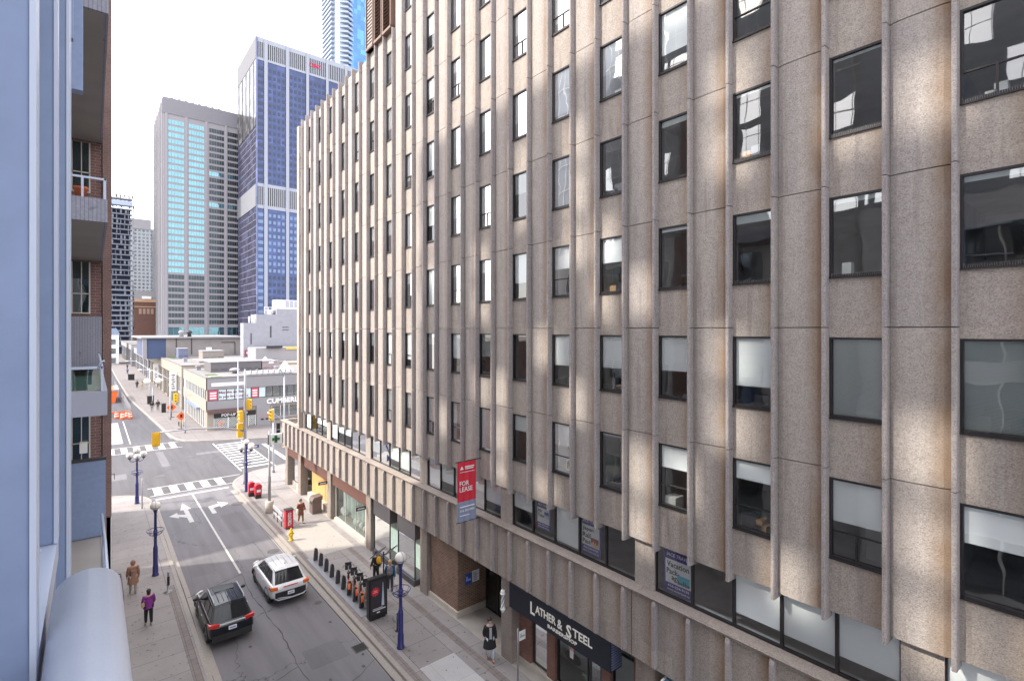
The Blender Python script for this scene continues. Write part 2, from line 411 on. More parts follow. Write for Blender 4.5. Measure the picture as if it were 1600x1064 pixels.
struct(MB().prism([(-6, 78.5), (7.66, 78.5), (7.3, 88.8), (5.55, 127), (5.1, 189), (4.5, 420), (-6, 420)], 'z', -.02, .0).build('far_road', m_road3))

def arc(cx, cy, r, a0, a1, n=10): return [(cx+r*math.cos(a0+(a1-a0)*i/n), cy+r*math.sin(a0+(a1-a0)*i/n)) for i in range(n+1)]
def sidewalk(name, outer, m, curbw=.17):
    struct(MB().prism(outer, 'z', -.01, .13).build(name, m, bevel=0))
# right near pavement with rounded corner at the avenue
rc = [(9.62, -60), (9.62, 50.6)] + arc(14.6, 50.6, 4.98, PI, PI*.56, 12) + [(22, 57.3), (40, 58.4), (60, 58.6), (60, -60)]
sidewalk('sidewalk_right', rc, m_pave)
lc = [(3.70, -60), (3.70, 50.6)] + arc(.1, 50.6, 3.6, 0, PI*.42, 12) + [(-3, 54.9), (-60, 56), (-60, -60)]
sidewalk('sidewalk_left', lc, m_pavel)
fr = [(18.9, 70.2), (13.4, 72.7), (10.2, 74.2)] + [(8.9, 75.4), (8.15, 77.2), (7.75, 80), (7.4, 88.8), (5.65, 127), (5.2, 189), (4.6, 420), (60, 420), (60, 66)]
m_pfar = paving('far_pavement_slabs', (.20, .18, .178), 1.62, 1.75, 10.35, 1.0)
sidewalk('far_sidewalk_right', fr, m_pfar)
sidewalk('far_sidewalk_left', [(-40, 79.5), (-.6, 79.5), (.4, 82), (.6, 420), (-40, 420)], m_pfar)
def curbline(name, pts, wd=.17, z=.15, side=1, m=m_curb):
    mb = MB(); ins = []
    for i, p in enumerate(pts):
        a = Vector(pts[max(i-1, 0)]); b = Vector(pts[min(i+1, len(pts)-1)]); t = (b-a).normalized(); n_ = Vector((t.y, -t.x))*side
        ins.append((p[0]+n_.x*wd, p[1]+n_.y*wd))
    vs = []
    for p, q in zip(pts, ins): vs += [(p[0]-(q[0]-p[0])*.03, p[1]-(q[1]-p[1])*.03, -.01), (p[0], p[1], z), (q[0], q[1], z), (q[0], q[1], .1)]
    fs = []
    for i in range(len(pts)-1):
        for k in range(3): fs.append((i*4+k, i*4+k+1, i*4+5+k, i*4+4+k))
    mb.add(vs, fs); return struct(mb.build(name, m))
curbline('curb_right', rc[:-4]+[(22, 57.3), (40, 58.4)], .2)
curbline('curb_left', lc[:-3]+[], .2, side=-1)
curbline('curb_far', [fr[0]]+fr[1:-2], .2, side=1)
# gutter strips and paver bands (each a sheet a few mm proud)
struct(MB().box(9.25, 9.615, -60, 50, 0, .005).build('gutter_right', m_curb))
struct(MB().box(3.705, 4.0, -60, 50, 0, .005).build('gutter_left', m_curb))
struct(MB().box(9.83, 10.12, -60, 49.5, .13, .135).build('paver_band_right', m_strip))
struct(MB().box(12.45, 12.78, -60, 37, .13, .135).build('paver_band_wall', m_strip))
struct(MB().box(3.1, 3.42, -60, 33.2, .13, .135).build('paver_band_left', m_strip))
struct(MB().box(10.35, 12.0, 10.2, 18.6, .13, .136).build('new_concrete_slab', m_light))
struct(MB().box(10.2, 13.0, 31.8, 37.2, .13, .136).build('new_concrete_slab_far', pm('pale_slab', (.38, .35, .32), .85, var=.1, scale=1.2, fine=.2, bscale=30)))

# painted markings
mk = MB()
mk.box(6.50, 6.62, 32.7, 51.0, .0, .004)
mk.add([(4.0, 51.0, .004), (9.35, 51.0, .004), (9.35, 51.35, .004), (4.0, 51.35, .004)], [(0, 1, 2, 3)])
struct(mk.build('lane_line', m_paint))
cw = MB()
for a in (52.35, 55.0): cw.box(3.7, 11.0, a, a+.14, 0, .004)
for i in range(5):
    x = 4.05+i*1.18; cw.box(x, x+.62, 52.5, 55.0, 0, .005)
for a in (72.3, 76.0): cw.box(-4, 8.3, a, a+.14, 0, .004)
for i in range(10):
    x = -3.4+i*1.18; cw.box(x, x+.6, 72.5, 76.0, 0, .005)
for i in range(11):                                   # ladder crossing over the avenue
    y = 57.3+i*1.32; cw.box(11.6, 14.4, y, y+.5, 0, .005)
for a in (11.35, 14.5): cw.box(a, a+.14, 56.3, 72.0, 0, .004)
struct(cw.build('crosswalk', m_paint))
av = MB()
av.box(16.0, 16.45, 58, 68, 0, .004)
struct(av.build('stop_line', m_paint))
struct(MB().box(17.5, 160, 64.5, 64.62, 0, .004).box(17.5, 160, 64.8, 64.92, 0, .004).box(-200, -2, 64.5, 64.62, 0, .004).build('avenue_centre_line', m_yel))
struct(MB().box(-200, 160, 58.2, 58.3, 0, .004, 0).build('avenue_edge_line', m_paint)) if False else None
ar = MB()
def flat(pts, z=.005): ar.add([(x, y, z) for x, y in pts], [tuple(range(len(pts)))])
# straight-and-left arrow
flat([(5.44, 43.6), (5.74, 43.6), (5.74, 46.9), (5.44, 46.9)]); flat([(5.22, 46.9), (5.96, 46.9), (5.59, 48.8)])
flat([(5.44, 44.9), (5.44, 45.6), (4.95, 46.1), (4.95, 45.5)]); flat([(4.98, 45.1), (4.98, 46.5), (4.42, 45.9)])
# right arrow
flat([(7.05, 44.6), (7.35, 44.6), (7.35, 46.0), (7.05, 46.6)]); flat([(7.05, 46.6), (7.35, 46.0), (7.85, 46.2), (7.85, 46.9)]); flat([(7.82, 45.7), (8.5, 46.6), (7.82, 47.5)])
struct(ar.build('road_arrow', m_paint))
struct(MB().box(-1.0, 2.9, 79.0, 97, 0, .004).build('pale_patch', pm('pale_concrete_patch', (.34, .33, .32), .9, var=.15, scale=.6)))
struct(MB().box(3.5, 3.62, 78, 98, 0, .004).box(1.6, 1.72, 80, 92, .004, .007).build('far_lane_line', m_paint))
# utility cuts and stains with a shape of their own
pa = MB()
for (x0, x1, y0, y1) in ((7.0, 8.6, 21.5, 23.0), (7.4, 8.9, 39.5, 43.8), (4.3, 5.6, 33.8, 36.2), (-1, 2.5, 60, 62.2), (5.5, 6.2, 63, 71), (9, 12.5, 66.5, 67.6)): pa.box(x0, x1, y0, y1, 0, .0022)
struct(pa.build('asphalt_patch', asphalt('patch_asphalt', (.145, .139, .149), .2)))
oi = MB(); rr = random.Random(3)
for _ in range(46):
    cx, cy, r = rr.uniform(4.2, 9.2), rr.uniform(14, 50), rr.uniform(.02, .08)
    pts = [(cx+r*rr.uniform(.6, 1.2)*math.cos(a), cy+r*1.5*rr.uniform(.6, 1.2)*math.sin(a)) for a in [i*PI/6 for i in range(12)]]
    oi.add([(x, y, .0032) for x, y in pts], [tuple(range(12))])
struct(oi.build('oil_spots', pm('oil_spots', (.05, .048, .05), .6)))
gm_ = MB()
for _ in range(420):
    if rr.random() < .55: cx, cy = rr.uniform(10.2, 13.3), rr.uniform(12, 56)
    else: cx, cy = rr.uniform(1.0, 3.6), rr.uniform(16, 54)
    r = rr.uniform(.015, .045); gm_.add([(cx+r*math.cos(a), cy+r*math.sin(a), .1385) for a in [i*PI/3 for i in range(6)]], [tuple(range(6))])
o_g = struct(gm_.build('gum_spots', pm('gum_spots', (.10, .09, .085), .8)))
# manhole covers and drains
m_iron = pm('cast_iron', (.09, .085, .085), .7, var=.2)
def manhole(x, y, r, lab):
    t = tag(MB().lathe([(r*1.18, 0), (r*1.18, .006), (r, .007), (r, .003), (r*.9, .009), (.01, .009)], (0, 0, 0), 24).build('manhole_cover', m_iron), lab, 'manhole', 'manhole covers in the roadway')
    t.location = (x, y, .001)
manhole(4.95, 59.2, .42, 'round manhole cover with pale ring in the middle of the intersection')
manhole(8.83, 34.6, .3, 'small round drain cover in dark wet patch ahead of the white car')
manhole(9.0, 45.9, .38, 'round manhole cover by the right curb near the turn arrow')
manhole(8.3, 66.2, .42, 'round manhole cover at the far side of the intersection')
manhole(8.95, 26.65, .16, 'tiny round valve cover just behind the white car')
def drain(x, y, lab):
    t = thing('drain_grate', lab, 'drain', (x, y, 0), 'gutter drains')
    mb = MB().box(x-.3, x+.3, y-.3, y+.3, 0, .008); mb.build('frame', m_iron, t)
    g = MB()
    for i in range(7): g.box(x-.25, x+.25, y-.24+i*.075, y-.20+i*.075, .008, .02)
    g.build('grate', m_black, t)
drain(9.1, 21.7, 'square iron gutter grate beside the near right blue lamp post')
# asphalt patches and long cracks as shallow seams
sm = MB()
def seam(pts, wd=.035):
    pts2 = []
    for a, b in zip(pts[:-1], pts[1:]):
        for i in range(8):
            t = i/8; pts2.append((a[0]+(b[0]-a[0])*t+random.uniform(-.05, .05), a[1]+(b[1]-a[1])*t+random.uniform(-.05, .05)))
    pts2.append(pts[-1])
    for p, q in zip(pts2[:-1], pts2[1:]):
        dx, dy = q[0]-p[0], q[1]-p[1]; l = math.hypot(dx, dy) or 1; nx, ny = -dy/l*wd*random.uniform(.3, .9), dx/l*wd*random.uniform(.3, .9)
        sm.add([(p[0]-nx, p[1]-ny, .006), (q[0]-nx, q[1]-ny, .006), (q[0]+nx, q[1]+ny, .006), (p[0]+nx, p[1]+ny, .006)], [(0, 1, 2, 3)])
seam([(6.6, 32.6), (6.5, 29), (6.75, 25), (6.6, 21.5), (6.9, 18), (6.8, 14)]); seam([(3.8, 31.4), (6.6, 32.5)], .05); seam([(4.2, 21.2), (6.6, 22.1)], .025)
seam([(6.7, 19), (9.4, 20.6)], .02); seam([(8.2, 37), (8.3, 33), (7.6, 31.5), (6.8, 30.2)], .02); seam([(5, 60), (7, 63), (6.5, 68)], .03)
seam([(3.75, 50), (3.75, 15)], .06); seam([(9.3, 40), (9.28, 12)], .05)
struct(sm.build('tar_seams', pm('tar', (.03, .028, .03), .6)))

# ================================================================ the office building
OB = thing('office_building', 'beige precast concrete office building with ribs and tall windows filling the right of the street', 'office building', (13.3, 0, 0))
XG = 13.33; ZT = 13.82; FH = 3.243; KS = list(range(-4, 19)); NR = list(range(-1, 8))
YC = 43.98                                # far corner
def top(k): return 42.0 if k <= 12 else 30.75
def panel_segments(z0, z1):
    """storey joints at 14.05 + 3.243 n"""
    js = [14.05+FH*n for n in range(-3, 10)]
    e = [z0]+[j for j in js if z0+.3 < j < z1-.2]+[z1]
    return [(a+(.011 if i else 0), b-(.011 if i < len(e)-2 else 0)) for i, (a, b) in enumerate(zip(e[:-1], e[1:]))]
# structural wall behind the panels
wl = MB()
openings = []
for k in KS:
    a, b = Y0(k)-1.066, Y0(k)
    zt = top(k)
    rows = [n for n in NR if ZT+FH*n < zt-.5]
    if k in (11, 12): rows = [n for n in rows if n <= 5]
    zs = 7.46; sc_m = []
    for n in rows:
        wt = ZT+FH*n; wb = wt-1.85
        sc_m.append((wb, wt)); zs = wt; openings.append((k, n, a, b, wb, wt))
    zz = [7.46]+[q for r in sc_m for q in r]+[zt-.1]; yy = [a-.06, a, b, b+.06]; sq = MB()
    fs_ = []
    for i in range(len(zz)-1):
        for j in range(3):
            if i % 2 and j == 1: continue
            fs_.append((i*4+j, i*4+j+1, i*4+j+5, i*4+j+4))
    sq.add([(13.285, y, z) for z in zz for y in yy], fs_)
    so_1 = sq.build('spandrel_wall', m_sp, OB); sd_ = so_1.modifiers.new('d', 'SOLIDIFY'); sd_.thickness = .13; sd_.offset = 0; so_1.location.x += .066
    if zt < 40: pass
wl.box(13.44, 13.9, 30.15, YC, 30.2, 30.72); 
wl.build('parapet', m_sp, OB); wl = MB()
wl.box(13.1, 36, YC-.3, YC, 5.9, 30.74)                    # far flank
wl.build('far_wall', m_sp, OB); wl = MB()
wl.box(13.55, 36, 30.2, YC-.3, 30.35, 30.6)                # lower roof
wl.build('roof', m_conc, OB); wl = MB()
wl.box(13.34, 30, 29.6, 30.14, 30.6, 42)                   # flank of the higher part
wl.build('wall', m_sp, OB)
# blank panels, one mesh per bay, and ribs
for k in KS:
    a, b = Y0(k)+.11, Y0(k)+P-1.066-.11
    zt = top(k) if k < 12 else 30.75
    if k == 18: b = YC
    mb = MB()
    for z0, z1 in panel_segments(7.44, zt):
        mb.prism([(13.45, a), (13.262, a), (13.22, a+.13), (13.212, a+.3), (13.212, b-.3), (13.22, b-.13), (13.262, b), (13.45, b)], 'z', z0, z1)
    if k == 18:
        mb = MB()
        for z0, z1 in panel_segments(7.44, zt): mb.box(13.10, 13.5, a, YC, z0, z1)
    mb.build('blank_panel', m_agg, OB)
    for y in (Y0(k), Y0(k)+P-1.066-.11):
        if y > YC-.2: continue
        zf = top(k) if y < 30.2 and k <= 12 else 30.98
        if k == 12 and y > 30.15: zf = 30.98
        if k in (10, 11, 12) and zf > 40 and y > Y0(10)+.5: zf = 31.05
        f = MB()
        js = panel_segments(7.30, zf)
        for z0, z1 in js:
            f.prism([(13.44, y), (13.07, y+.012), (13.05, y+.03), (13.05, y+.08), (13.07, y+.098), (13.44, y+.11)], 'z', z0, z1)
        f.build('rib', m_fin, OB)
# louvred plant level bays above the roof step
lm = pm('brown_louvre_metal', (.16, .10, .075), .5, metal=.2)
for (a, b) in ((Y0(12)-.98, Y0(12)+.05), (Y0(11)+.12, Y0(12)-1.16), (Y0(11)-1.06, Y0(11)+.02)):
    mb = MB().box(13.0, 13.3, a, a+.09, 31.15, 42).box(13.0, 13.3, b-.09, b, 31.15, 42).box(12.98, 13.3, a, b, 31.05, 31.2)
    lp = mb.build('louvre_panel', lm, OB)
    sl_ = MB(); z = 31.25
    while z < 41.9:
        sl_.prism([(13.02, z), (13.05, z-.02), (13.26, z+.1), (13.24, z+.12)], 'y', a+.09, b-.09); z += .21
    sl_.build('louvre_slats', lm, lp)
MB().box(13.07, 13.5, 29.3, 30.2, 31.05, 42).build('corner_pier', m_agg, OB)

# interior: slabs, back wall, partitions, so the panes look into real rooms
it = MB()
for n in range(-3, 9):
    z = ZT+FH*n+.12; it.box(13.5, 19.5, -8, YC-.4 if z < 30 else 29.5, z, z+.5)
it.box(19.5, 19.7, -8, YC-.4, 0.2, 30.2).box(19.5, 19.7, -8, 29.5, 30.2, 42).box(13.5, 19.5, -8.2, -8, 0, 42)
for j in range(-3, 19, 3): it.box(13.6, 19.5, Y0(j)+.5, Y0(j)+.62, 4.2, 30 if j > 11 else 42)
it.build('interior', m_inter, OB)
# windows
rank = []
for o_ in openings:
    k, n, a, b, z0, z1 = o_
    u, v, dd = pix(13.3, (a+b)/2, (z0+z1)/2)
    vis = -60 < u < 1650 and -110 < v < 1100 and dd > 0
    rank.append((0 if vis else 1, dd if dd > 0 else 999, o_))
rank.sort(key=lambda r: (r[0], r[1]))
rw = random.Random(11)
blind_plan = {}
def window_geo(a, b, z0, z1, fr_, pn, bl, drop, style):
    fr_.box(13.27, 13.38, a, a+.045, z0, z1).box(13.27, 13.38, b-.045, b, z0, z1).box(13.27, 13.38, a+.045, b-.045, z1-.05, z1).box(13.255, 13.38, a+.045, b-.045, z0, z0+.055)
    fr_.box(13.235, 13.30, a-.0, b+.0, z0-.035, z0-.002)
    if style == 1: fr_.box(13.30, 13.36, a+.045, b-.045, z0+.62, z0+.65)
    if style == 2: fr_.box(13.30, 13.36, a+.045, b-.045, z0+.6, z0+.63).box(13.3, 13.36, (a+b)/2-.02, (a+b)/2+.02, z0+.055, z0+.6)
    pn.add([(XG, a+.04, z0+.05), (XG, b-.04, z0+.05), (XG, b-.04, z1-.045), (XG, a+.04, z1-.045)], [(0, 1, 2, 3)])
    if drop > 0:
        if style == 3:      # venetian blind: individual slats
            zz = z1-.05
            while zz > z1-.05-(z1-z0-.12)*drop: bl.prism([(13.36, zz), (13.362, zz-.004), (13.385, zz-.026), (13.383, zz-.022)], 'y', a+.05, b-.05); zz -= .026
        else: bl.box(13.365, 13.372, a+.05, b-.05, z1-.05-(z1-z0-.1)*drop, z1-.05)
m_ven = pm('venetian_slats', (.78, .83, .83), .6, var=.05)
m_lite = pm('white_window_liner', (.6, .62, .64), .6)
rest_p, rest_f, rest_b = MB(), MB(), MB()
fixed = {(0, 0): (1.0, 3), (1, 0): (1.0, 3), (0, -1): (.42, 0), (1, -1): (.55, 2), (0, 1): (.05, 3), (1, 1): (.05, 3), (2, 1): (.12, 3), (3, 1): (.05, 0), (2, 0): (.72, 0), (3, 0): (.57, 0), (4, 0): (.60, 0), (5, 0): (.62, 0),
         (2, -1): (.28, 1), (3, -1): (.38, 1), (4, -1): (.04, 0), (5, -1): (.45, 1), (6, -1): (.35, 0), (6, 0): (0, 0), (1, 2): (.03, 3), (2, 2): (.04, 0), (3, 2): (.08, 3), (4, 2): (.0, 0), (5, 2): (.98, 3), (4, 3): (.55, 0), (3, 3): (.7, 0), (0, 2): (0, 2), (2, 3): (.3, 1), (5, 3): (.9, 0)}
stuff_in = MB()
for i, (nv, dd, (k, n, a, b, z0, z1)) in enumerate(rank):
    drop, style = fixed.get((k, n), (rw.choice([.3, .45, .55, .65, .8, 1.0]), rw.choice([0, 0, 1, 0, 3, 2])))
    if i < 100:
        pn, f_, bl = MB(), MB(), MB(); window_geo(a, b, z0, z1, f_, pn, bl, drop, style)
        wobj = pn.build('window', m_glass, OB); f_.build('window_frame', m_dark, wobj)
        if bl.v: bl.build('blind', m_ven if style == 3 else m_blind, wobj)
    else: window_geo(a, b, z0, z1, rest_f, rest_p, rest_b, drop, 0 if style == 3 else style)
    # things on the sill inside: boxes, papers, a screen
    if rw.random() < .75:
        for q in range(rw.randint(1, 3)):
            y = rw.uniform(a+.1, b-.35); h = rw.uniform(.08, .42); stuff_in.box(13.5, 13.5+rw.uniform(.15, .5), y, y+rw.uniform(.12, .4), z0-.1, z0+h, rw.randint(0, 3))
    if rw.random() < .5: stuff_in.box(14.4, 15.6, a-.3, b+.3, z0-.2, z0-.1, 0)
    if rw.random() < .35: stuff_in.box(15.8, 16.2, a, b, z0-.8, z0+rw.uniform(.2, 1.2), rw.randint(0, 3))
stuff_in.build('office_clutter', [pm('paper_white', (.7, .7, .68), .8), pm('cardboard', (.45, .26, .12), .9), pm('desk_grey', (.2, .2, .22), .6), pm('monitor_black', (.03, .03, .035), .4)], OB)
for mb, nm, m in ((rest_p, 'window', m_glass), (rest_f, 'window_frame', m_dark), (rest_b, 'blind', m_blind)):
    o = mb.build(nm, m, OB); o['kind'] = 'stuff'

# bird spikes on a few sills
sp_ = MB()
for (k, n) in ((0, 2), (1, 2), (0, 1), (1, 1), (2, 2), (2, 1)):
    z = ZT+FH*n-1.85; y = Y0(k)-1.03
    while y < Y0(k)-.02:
        sp_.tube([(13.25, y, z), (13.235, y+random.uniform(-.015, .015), z+.085)], .0022, 3, cap=False); y += .035
sp_.build('bird_spikes', pm('steel_wire', (.6, .6, .62), .3, metal=.8), OB)

# second floor ribbon
def PJ(j): return 2.49+6.968*j
for j in range(-1, 7):
    a = PJ(j); MB().box(13.43, 13.95, a, a+.73, 5.9, 7.46).build('pier', m_sp, OB)
pn_n = 0
ribbon = {}
for j in range(-1, 6):
    y0, y1 = PJ(j)+.73, PJ(j+1)
    for q in range(5):
        a = y0+(y1-y0)*q/5; b = y0+(y1-y0)*(q+1)/5
        g = MB().add([(13.53, a+.03, 5.98), (13.53, b-.03, 5.98), (13.53, b-.03, 7.44), (13.53, a+.03, 7.44)], [(0, 1, 2, 3)])
        wobj = g.build('ribbon_window', m_glass, OB)
        MB().box(13.49, 13.58, a, a+.035, 5.93, 7.46).box(13.49, 13.58, b-.035, b, 5.93, 7.46).box(13.48, 13.58, a+.035, b-.035, 5.93, 5.985).build('window_frame', m_dark, wobj)
        MB().box(13.585, 13.72, a+.03, b-.03, 5.93, 5.965).build('window_sill', m_lite, wobj)
        drop = {(0, 4): 0, (0, 3): 0, (0, 2): .78, (0, 1): .80, (0, 0): .75, (-1, 4): .8, (1, 4): .52, (1, 3): 0, (1, 2): .95, (1, 1): .0, (1, 0): 0}.get((j, q), rw.choice([0, 0, .5, .9, .95, .7]))
        if drop: MB().box(13.56, 13.57, a+.04, b-.04, 7.44-1.44*drop, 7.44).build('blind', m_blind, wobj)
MB().box(13.46, 13.9, -8, YC-.32, 7.46, 7.6).build('soffit_upper', m_conc, OB)
# podium fascia
fa = MB(); fa.box(13.235, 13.42, -8, 48.8, 3.68, 5.80)
fa.box(13.42, 19, 48.62, 48.8, 3.68, 5.8)
for y in [Y0(k)+.6 for k in range(-4, 20, 3)]: pass
fa.build('podium_fascia', m_fas, OB)
lg = MB()
segs = [-8]+[PJ(j)+.36 for j in range(-1, 7)]+[48.95]
for a, b in zip(segs[:-1], segs[1:]):
    lg.prism([(13.10, 5.82), (13.08, 5.86), (13.12, 5.90), (13.50, 5.925), (13.50, 5.80), (13.10, 5.805)], 'y', a+.006, b-.006)
lg.box(13.4, 19, 48.55, 48.95, 5.80, 5.92)
lg.build('sill_ledge', m_col, OB)
for i in range(-6, 40):
    y = Y0(0)+.0+P/2*i
    if not -7 < y < 48.7: continue
    if i % 2: y += .01
    f = MB()
    prof = [(13.25, 3.80), (13.06, 3.80), (13.06, 5.66), (13.10, 5.78), (13.25, 5.785)]
    f.prism(prof, 'y', y, y+.115)
    f.build('podium_rib', m_fin, OB)
for y in (49.0,):
    for i in range(5):
        x = 13.25+i*1.15; MB().box(x, x+.115, 48.8, 48.97, 3.8, 5.79).build('podium_rib', m_fin, OB)
js = MB()
for j in range(0, 7):
    y = PJ(j)+.36+.35; js.box(13.232, 13.236, y, y+.018, 3.69, 5.79)
js.build('panel_joint', m_dark, OB)
# terrace beyond the tower corner
MB().box(13.45, 19, YC, 48.6, 5.3, 5.5).build('terrace_deck', m_conc, OB)
MB().box(13.43, 14.1, 43.3, 44.05, 5.9, 7.44).build('corner_pier', m_col, OB)
# soffit and street-level columns
MB().box(13.4, 15.6, -8, 48.55, 3.70, 4.0).build('soffit', m_conc, OB)
for j in range(-1, 7):
    a = PJ(j); MB().box(13.44, 14.05, a, a+.73, .13, 3.70).build('column', m_col, OB, bevel=.02)
MB().box(13.44, 14.05, 48.0, 48.7, .13, 3.70).build('column', m_col, OB, bevel=.02)
# ================================================================ street level shops (parts of the office building)
m_rib = pm('brown_corrugated_fascia', (.17, .085, .07), .55, var=.15, metal=.2)
m_wframe = pm('shopfront_white_frame', (.55, .53, .48), .5)
m_pale = pm('pale_curtain', (.62, .68, .64), .9, var=.25, scale=3)
m_stone = pm('dark_granite', (.075, .07, .08), .5, var=.2)
def ribbed(y0, y1, z0=2.85, z1=3.69, x=13.52):
    mb = MB(); z = z0
    while z < z1-.04:
        mb.prism([(x, z), (x-.045, z+.012), (x-.045, z+.052), (x, z+.066)], 'y', y0, y1); z += .084
    mb.box(x, x+.06, y0, y1, z0, z1); return mb.build('corrugated_band', m_rib, OB)
def shopwin(y0, y1, z0, z1, x, frame=m_dark, side=None, gm=m_shop, mull=()):
    g = MB().add([(x, y0, z0), (x, y1, z0), (x, y1, z1), (x, y0, z1)], [(0, 1, 2, 3)])
    if side: g.add([(x, y0, z0), (x+side, y0, z0), (x+side, y0, z1), (x, y0, z1)], [(0, 1, 2, 3)])
    o = g.build('shop_window', gm, OB)
    f = MB(); t = .05
    f.box(x-.03, x+.03, y0-t, y0, z0-t, z1+t).box(x-.03, x+.03, y1, y1+t, z0-t, z1+t).box(x-.03, x+.03, y0, y1, z1, z1+t).box(x-.03, x+.03, y0, y1, z0-t, z0)
    for q in mull: f.box(x-.025, x+.025, q-.02, q+.02, z0, z1)
    f.build('window_frame', frame, o); return o
ribbed(44.24, 48.0); ribbed(37.78, 43.44, 2.75); ribbed(30.85, 37.05, 2.75)
# rear walls of shops
bw = MB()
bw.box(15.6, 15.8, 23.4, 48.6, .13, 3.7).box(13.6, 15.6, 48.45, 48.55, .13, 3.7)
bw.build('shop_back_wall', pm('shop_interior', (.5, .49, .43), .9, var=.3, scale=.8), OB)
MB().box(13.42, 19.6, -8, 48.4, .05, .15).build('shop_floor', m_conc, OB)
# bay by the corner: display case
shopwin(44.75, 47.2, .75, 2.85, 13.75, m_rib, side=.9)
MB().box(13.66, 15, 44.7, 47.3, .13, .7).build('plinth', m_lime, OB)
cur = MB()
def curtain(y0, y1, z0, z1, x):
    n = int((y1-y0)/.12); pts = [(x+.05*math.sin(i*2.1)+.02*math.sin(i*5), y0+(y1-y0)*i/n) for i in range(n+1)]
    for p, q in zip(pts[:-1], pts[1:]): cur.add([(p[0], p[1], z0), (q[0], q[1], z0), (q[0], q[1], z1), (p[0], p[1], z1)], [(0, 1, 2, 3)], smooth=True)
curtain(45, 47, .75, 2.8, 14.15); curtain(32.6, 36.9, .6, 2.7, 14.3)
cur.build('curtain', m_pale, OB)
# plywood hoarding bay with low brick planter
MB().box(14.05, 14.12, 38.2, 43.3, .6, 2.75).build('plywood_panel', pm('orange_plywood', (.58, .34, .13), .75, var=.22, scale=1.6), OB)
MB().box(13.72, 14.05, 37.8, 43.4, .13, .62).build('plinth', m_lime, OB)
# white-framed shop window bay
shopwin(31.75, 37.0, .42, 2.70, 13.74, m_wframe, mull=(33.4, 35.2))
MB().box(13.6, 14.4, 31.6, 37.03, .13, .36).build('plinth', m_lime, OB)
MB().box(13.62, 13.9, 31.35, 31.62, .13, 2.75).build('shopfront_post', m_wframe, OB)
ob = MB()
for i, (y, h) in enumerate(((33.0, .5), (33.5, .6), (34.0, .45), (32.4, .3), (36.3, .9), (35.9, .7))): ob.ball((14.0, y, .6+h*.4), .22, 0, 10, 1, 1, 1.3)
ob.build('window_display', m_white, OB)
# two tall glass display boxes with dark heads
for (a, b) in ((27.75, 29.95), (24.75, 26.75)):
    MB().box(13.46, 14.7, a-.03, b+.03, 2.62, 3.69).build('display_box_head', m_stone, OB)
    shopwin(a+.05, b-.05, .5, 2.57, 13.50, m_dark, side=1.1, mull=())
    MB().box(13.40, 14.7, a-.06, b+.05, .13, .46).build('display_box_plinth', m_stone, OB)
    MB().box(14.25, 14.3, a+.1, b-.1, .5, 2.6).build('display_backdrop', m_pale, OB)
MB().box(14.0, 14.2, 26.85, 27.65, .13, 3.7).box(14.0, 14.2, 24.1, 24.7, .13, 3.7).build('beige_wall', pm('beige_render', (.45, .38, .31), .9), OB)
# angled brick entrance
MB().prism([(13.62, 23.3), (13.62, 20.78), (15.3, 20.78), (15.3, 21.0), (13.9, 21.0), (13.9, 23.4)], 'z', .42, 3.7).build('brick_wall', m_brick, OB)
MB().prism([(13.52, 23.38), (13.52, 20.68), (15.3, 20.68), (15.3, 21.02), (13.92, 21.02), (13.92, 23.38)], 'z', .13, .42).build('plinth', m_lime, OB)
MB().box(14.0, 15.3, 17.25, 17.55, .13, 3.7).build('brick_wall', m_brick, OB)
MB().box(13.95, 15.3, 17.2, 17.58, .132, .40).build('plinth', m_lime, OB)
dr = shopwin(17.7, 20.55, .22, 2.75, 15.2, m_dark, mull=(18.6, 19.6))
MB().tube([(15.12, 18.75, .9), (15.12, 18.75, 1.9)], .02, 6).build('door_handle', m_alu, dr)
MB().box(15.1, 15.3, 17.6, 20.7, 2.8, 3.7).build('transom', m_dark, OB)
MB().box(15.3, 19.5, 17.2, 21, 2.9, 3.0).box(17.5, 17.7, 17.3, 21, .13, 3).build('lobby', m_inter, OB)
# barber shop front
bs = MB()
for (a, b) in ((15.72, 16.42), (14.3, 14.75), (11.55, 11.95), (10.22, 10.55)): MB().box(13.85, 14.15, a, b, .13, 3.6).build('brick_pier', m_brickd, OB)
MB().box(13.8, 14.2, 10.22, 16.4, .13, .36).build('plinth', m_lime, OB)
shopwin(14.85, 15.62, .45, 2.9, 14.0, m_dark); shopwin(12.72, 14.22, .45, 2.9, 14.0, m_dark); shopwin(10.62, 11.48, .45, 2.9, 14.0, m_dark)
dd_ = MB().box(14.0, 14.06, 12.0, 12.62, .15, 2.5).build('door', m_black, OB)
MB().box(13.985, 13.998, 12.12, 12.5, .9, 2.35).build('door_pane', m_glass, dd_)
MB().tube([(13.95, 12.12, 1.0), (13.95, 12.12, 1.35)], .015, 6).build('door_handle', m_alu, dd_)
wsp = MB()
for k_ in range(3):
    wsp.box(13.985, 13.993, 13.40+k_*.09, 13.44+k_*.09, 1.9, 2.5-k_*.1, 1)
wsp.add([(13.99, 13.47+.42*math.cos(t), 1.65+.2*math.sin(t)) for t in [i*PI/12 for i in range(24)]], [tuple(range(24))], 0)
wsp.add([(13.986, 13.62, 1.6), (13.986, 13.44, 1.6), (13.986, 13.40, 2.35), (13.986, 13.66, 2.35)], [(0, 1, 2, 3)], 2)
wsp.build('window_decal', [m_black, pm('decal_red', (.6, .06, .06), .5), m_white], OB)
ch = MB().lathe([(.3, 0), (.3, .05), (.06, .08), (.06, .4), (.3, .45), (.3, .55)], (14.9, 13.3, .15), 12).box(14.6, 15.1, 13.05, 13.55, .7, .8).box(15.0, 15.1, 13.05, 13.55, .75, 1.5)
ch.build('barber_chair', m_white, OB)
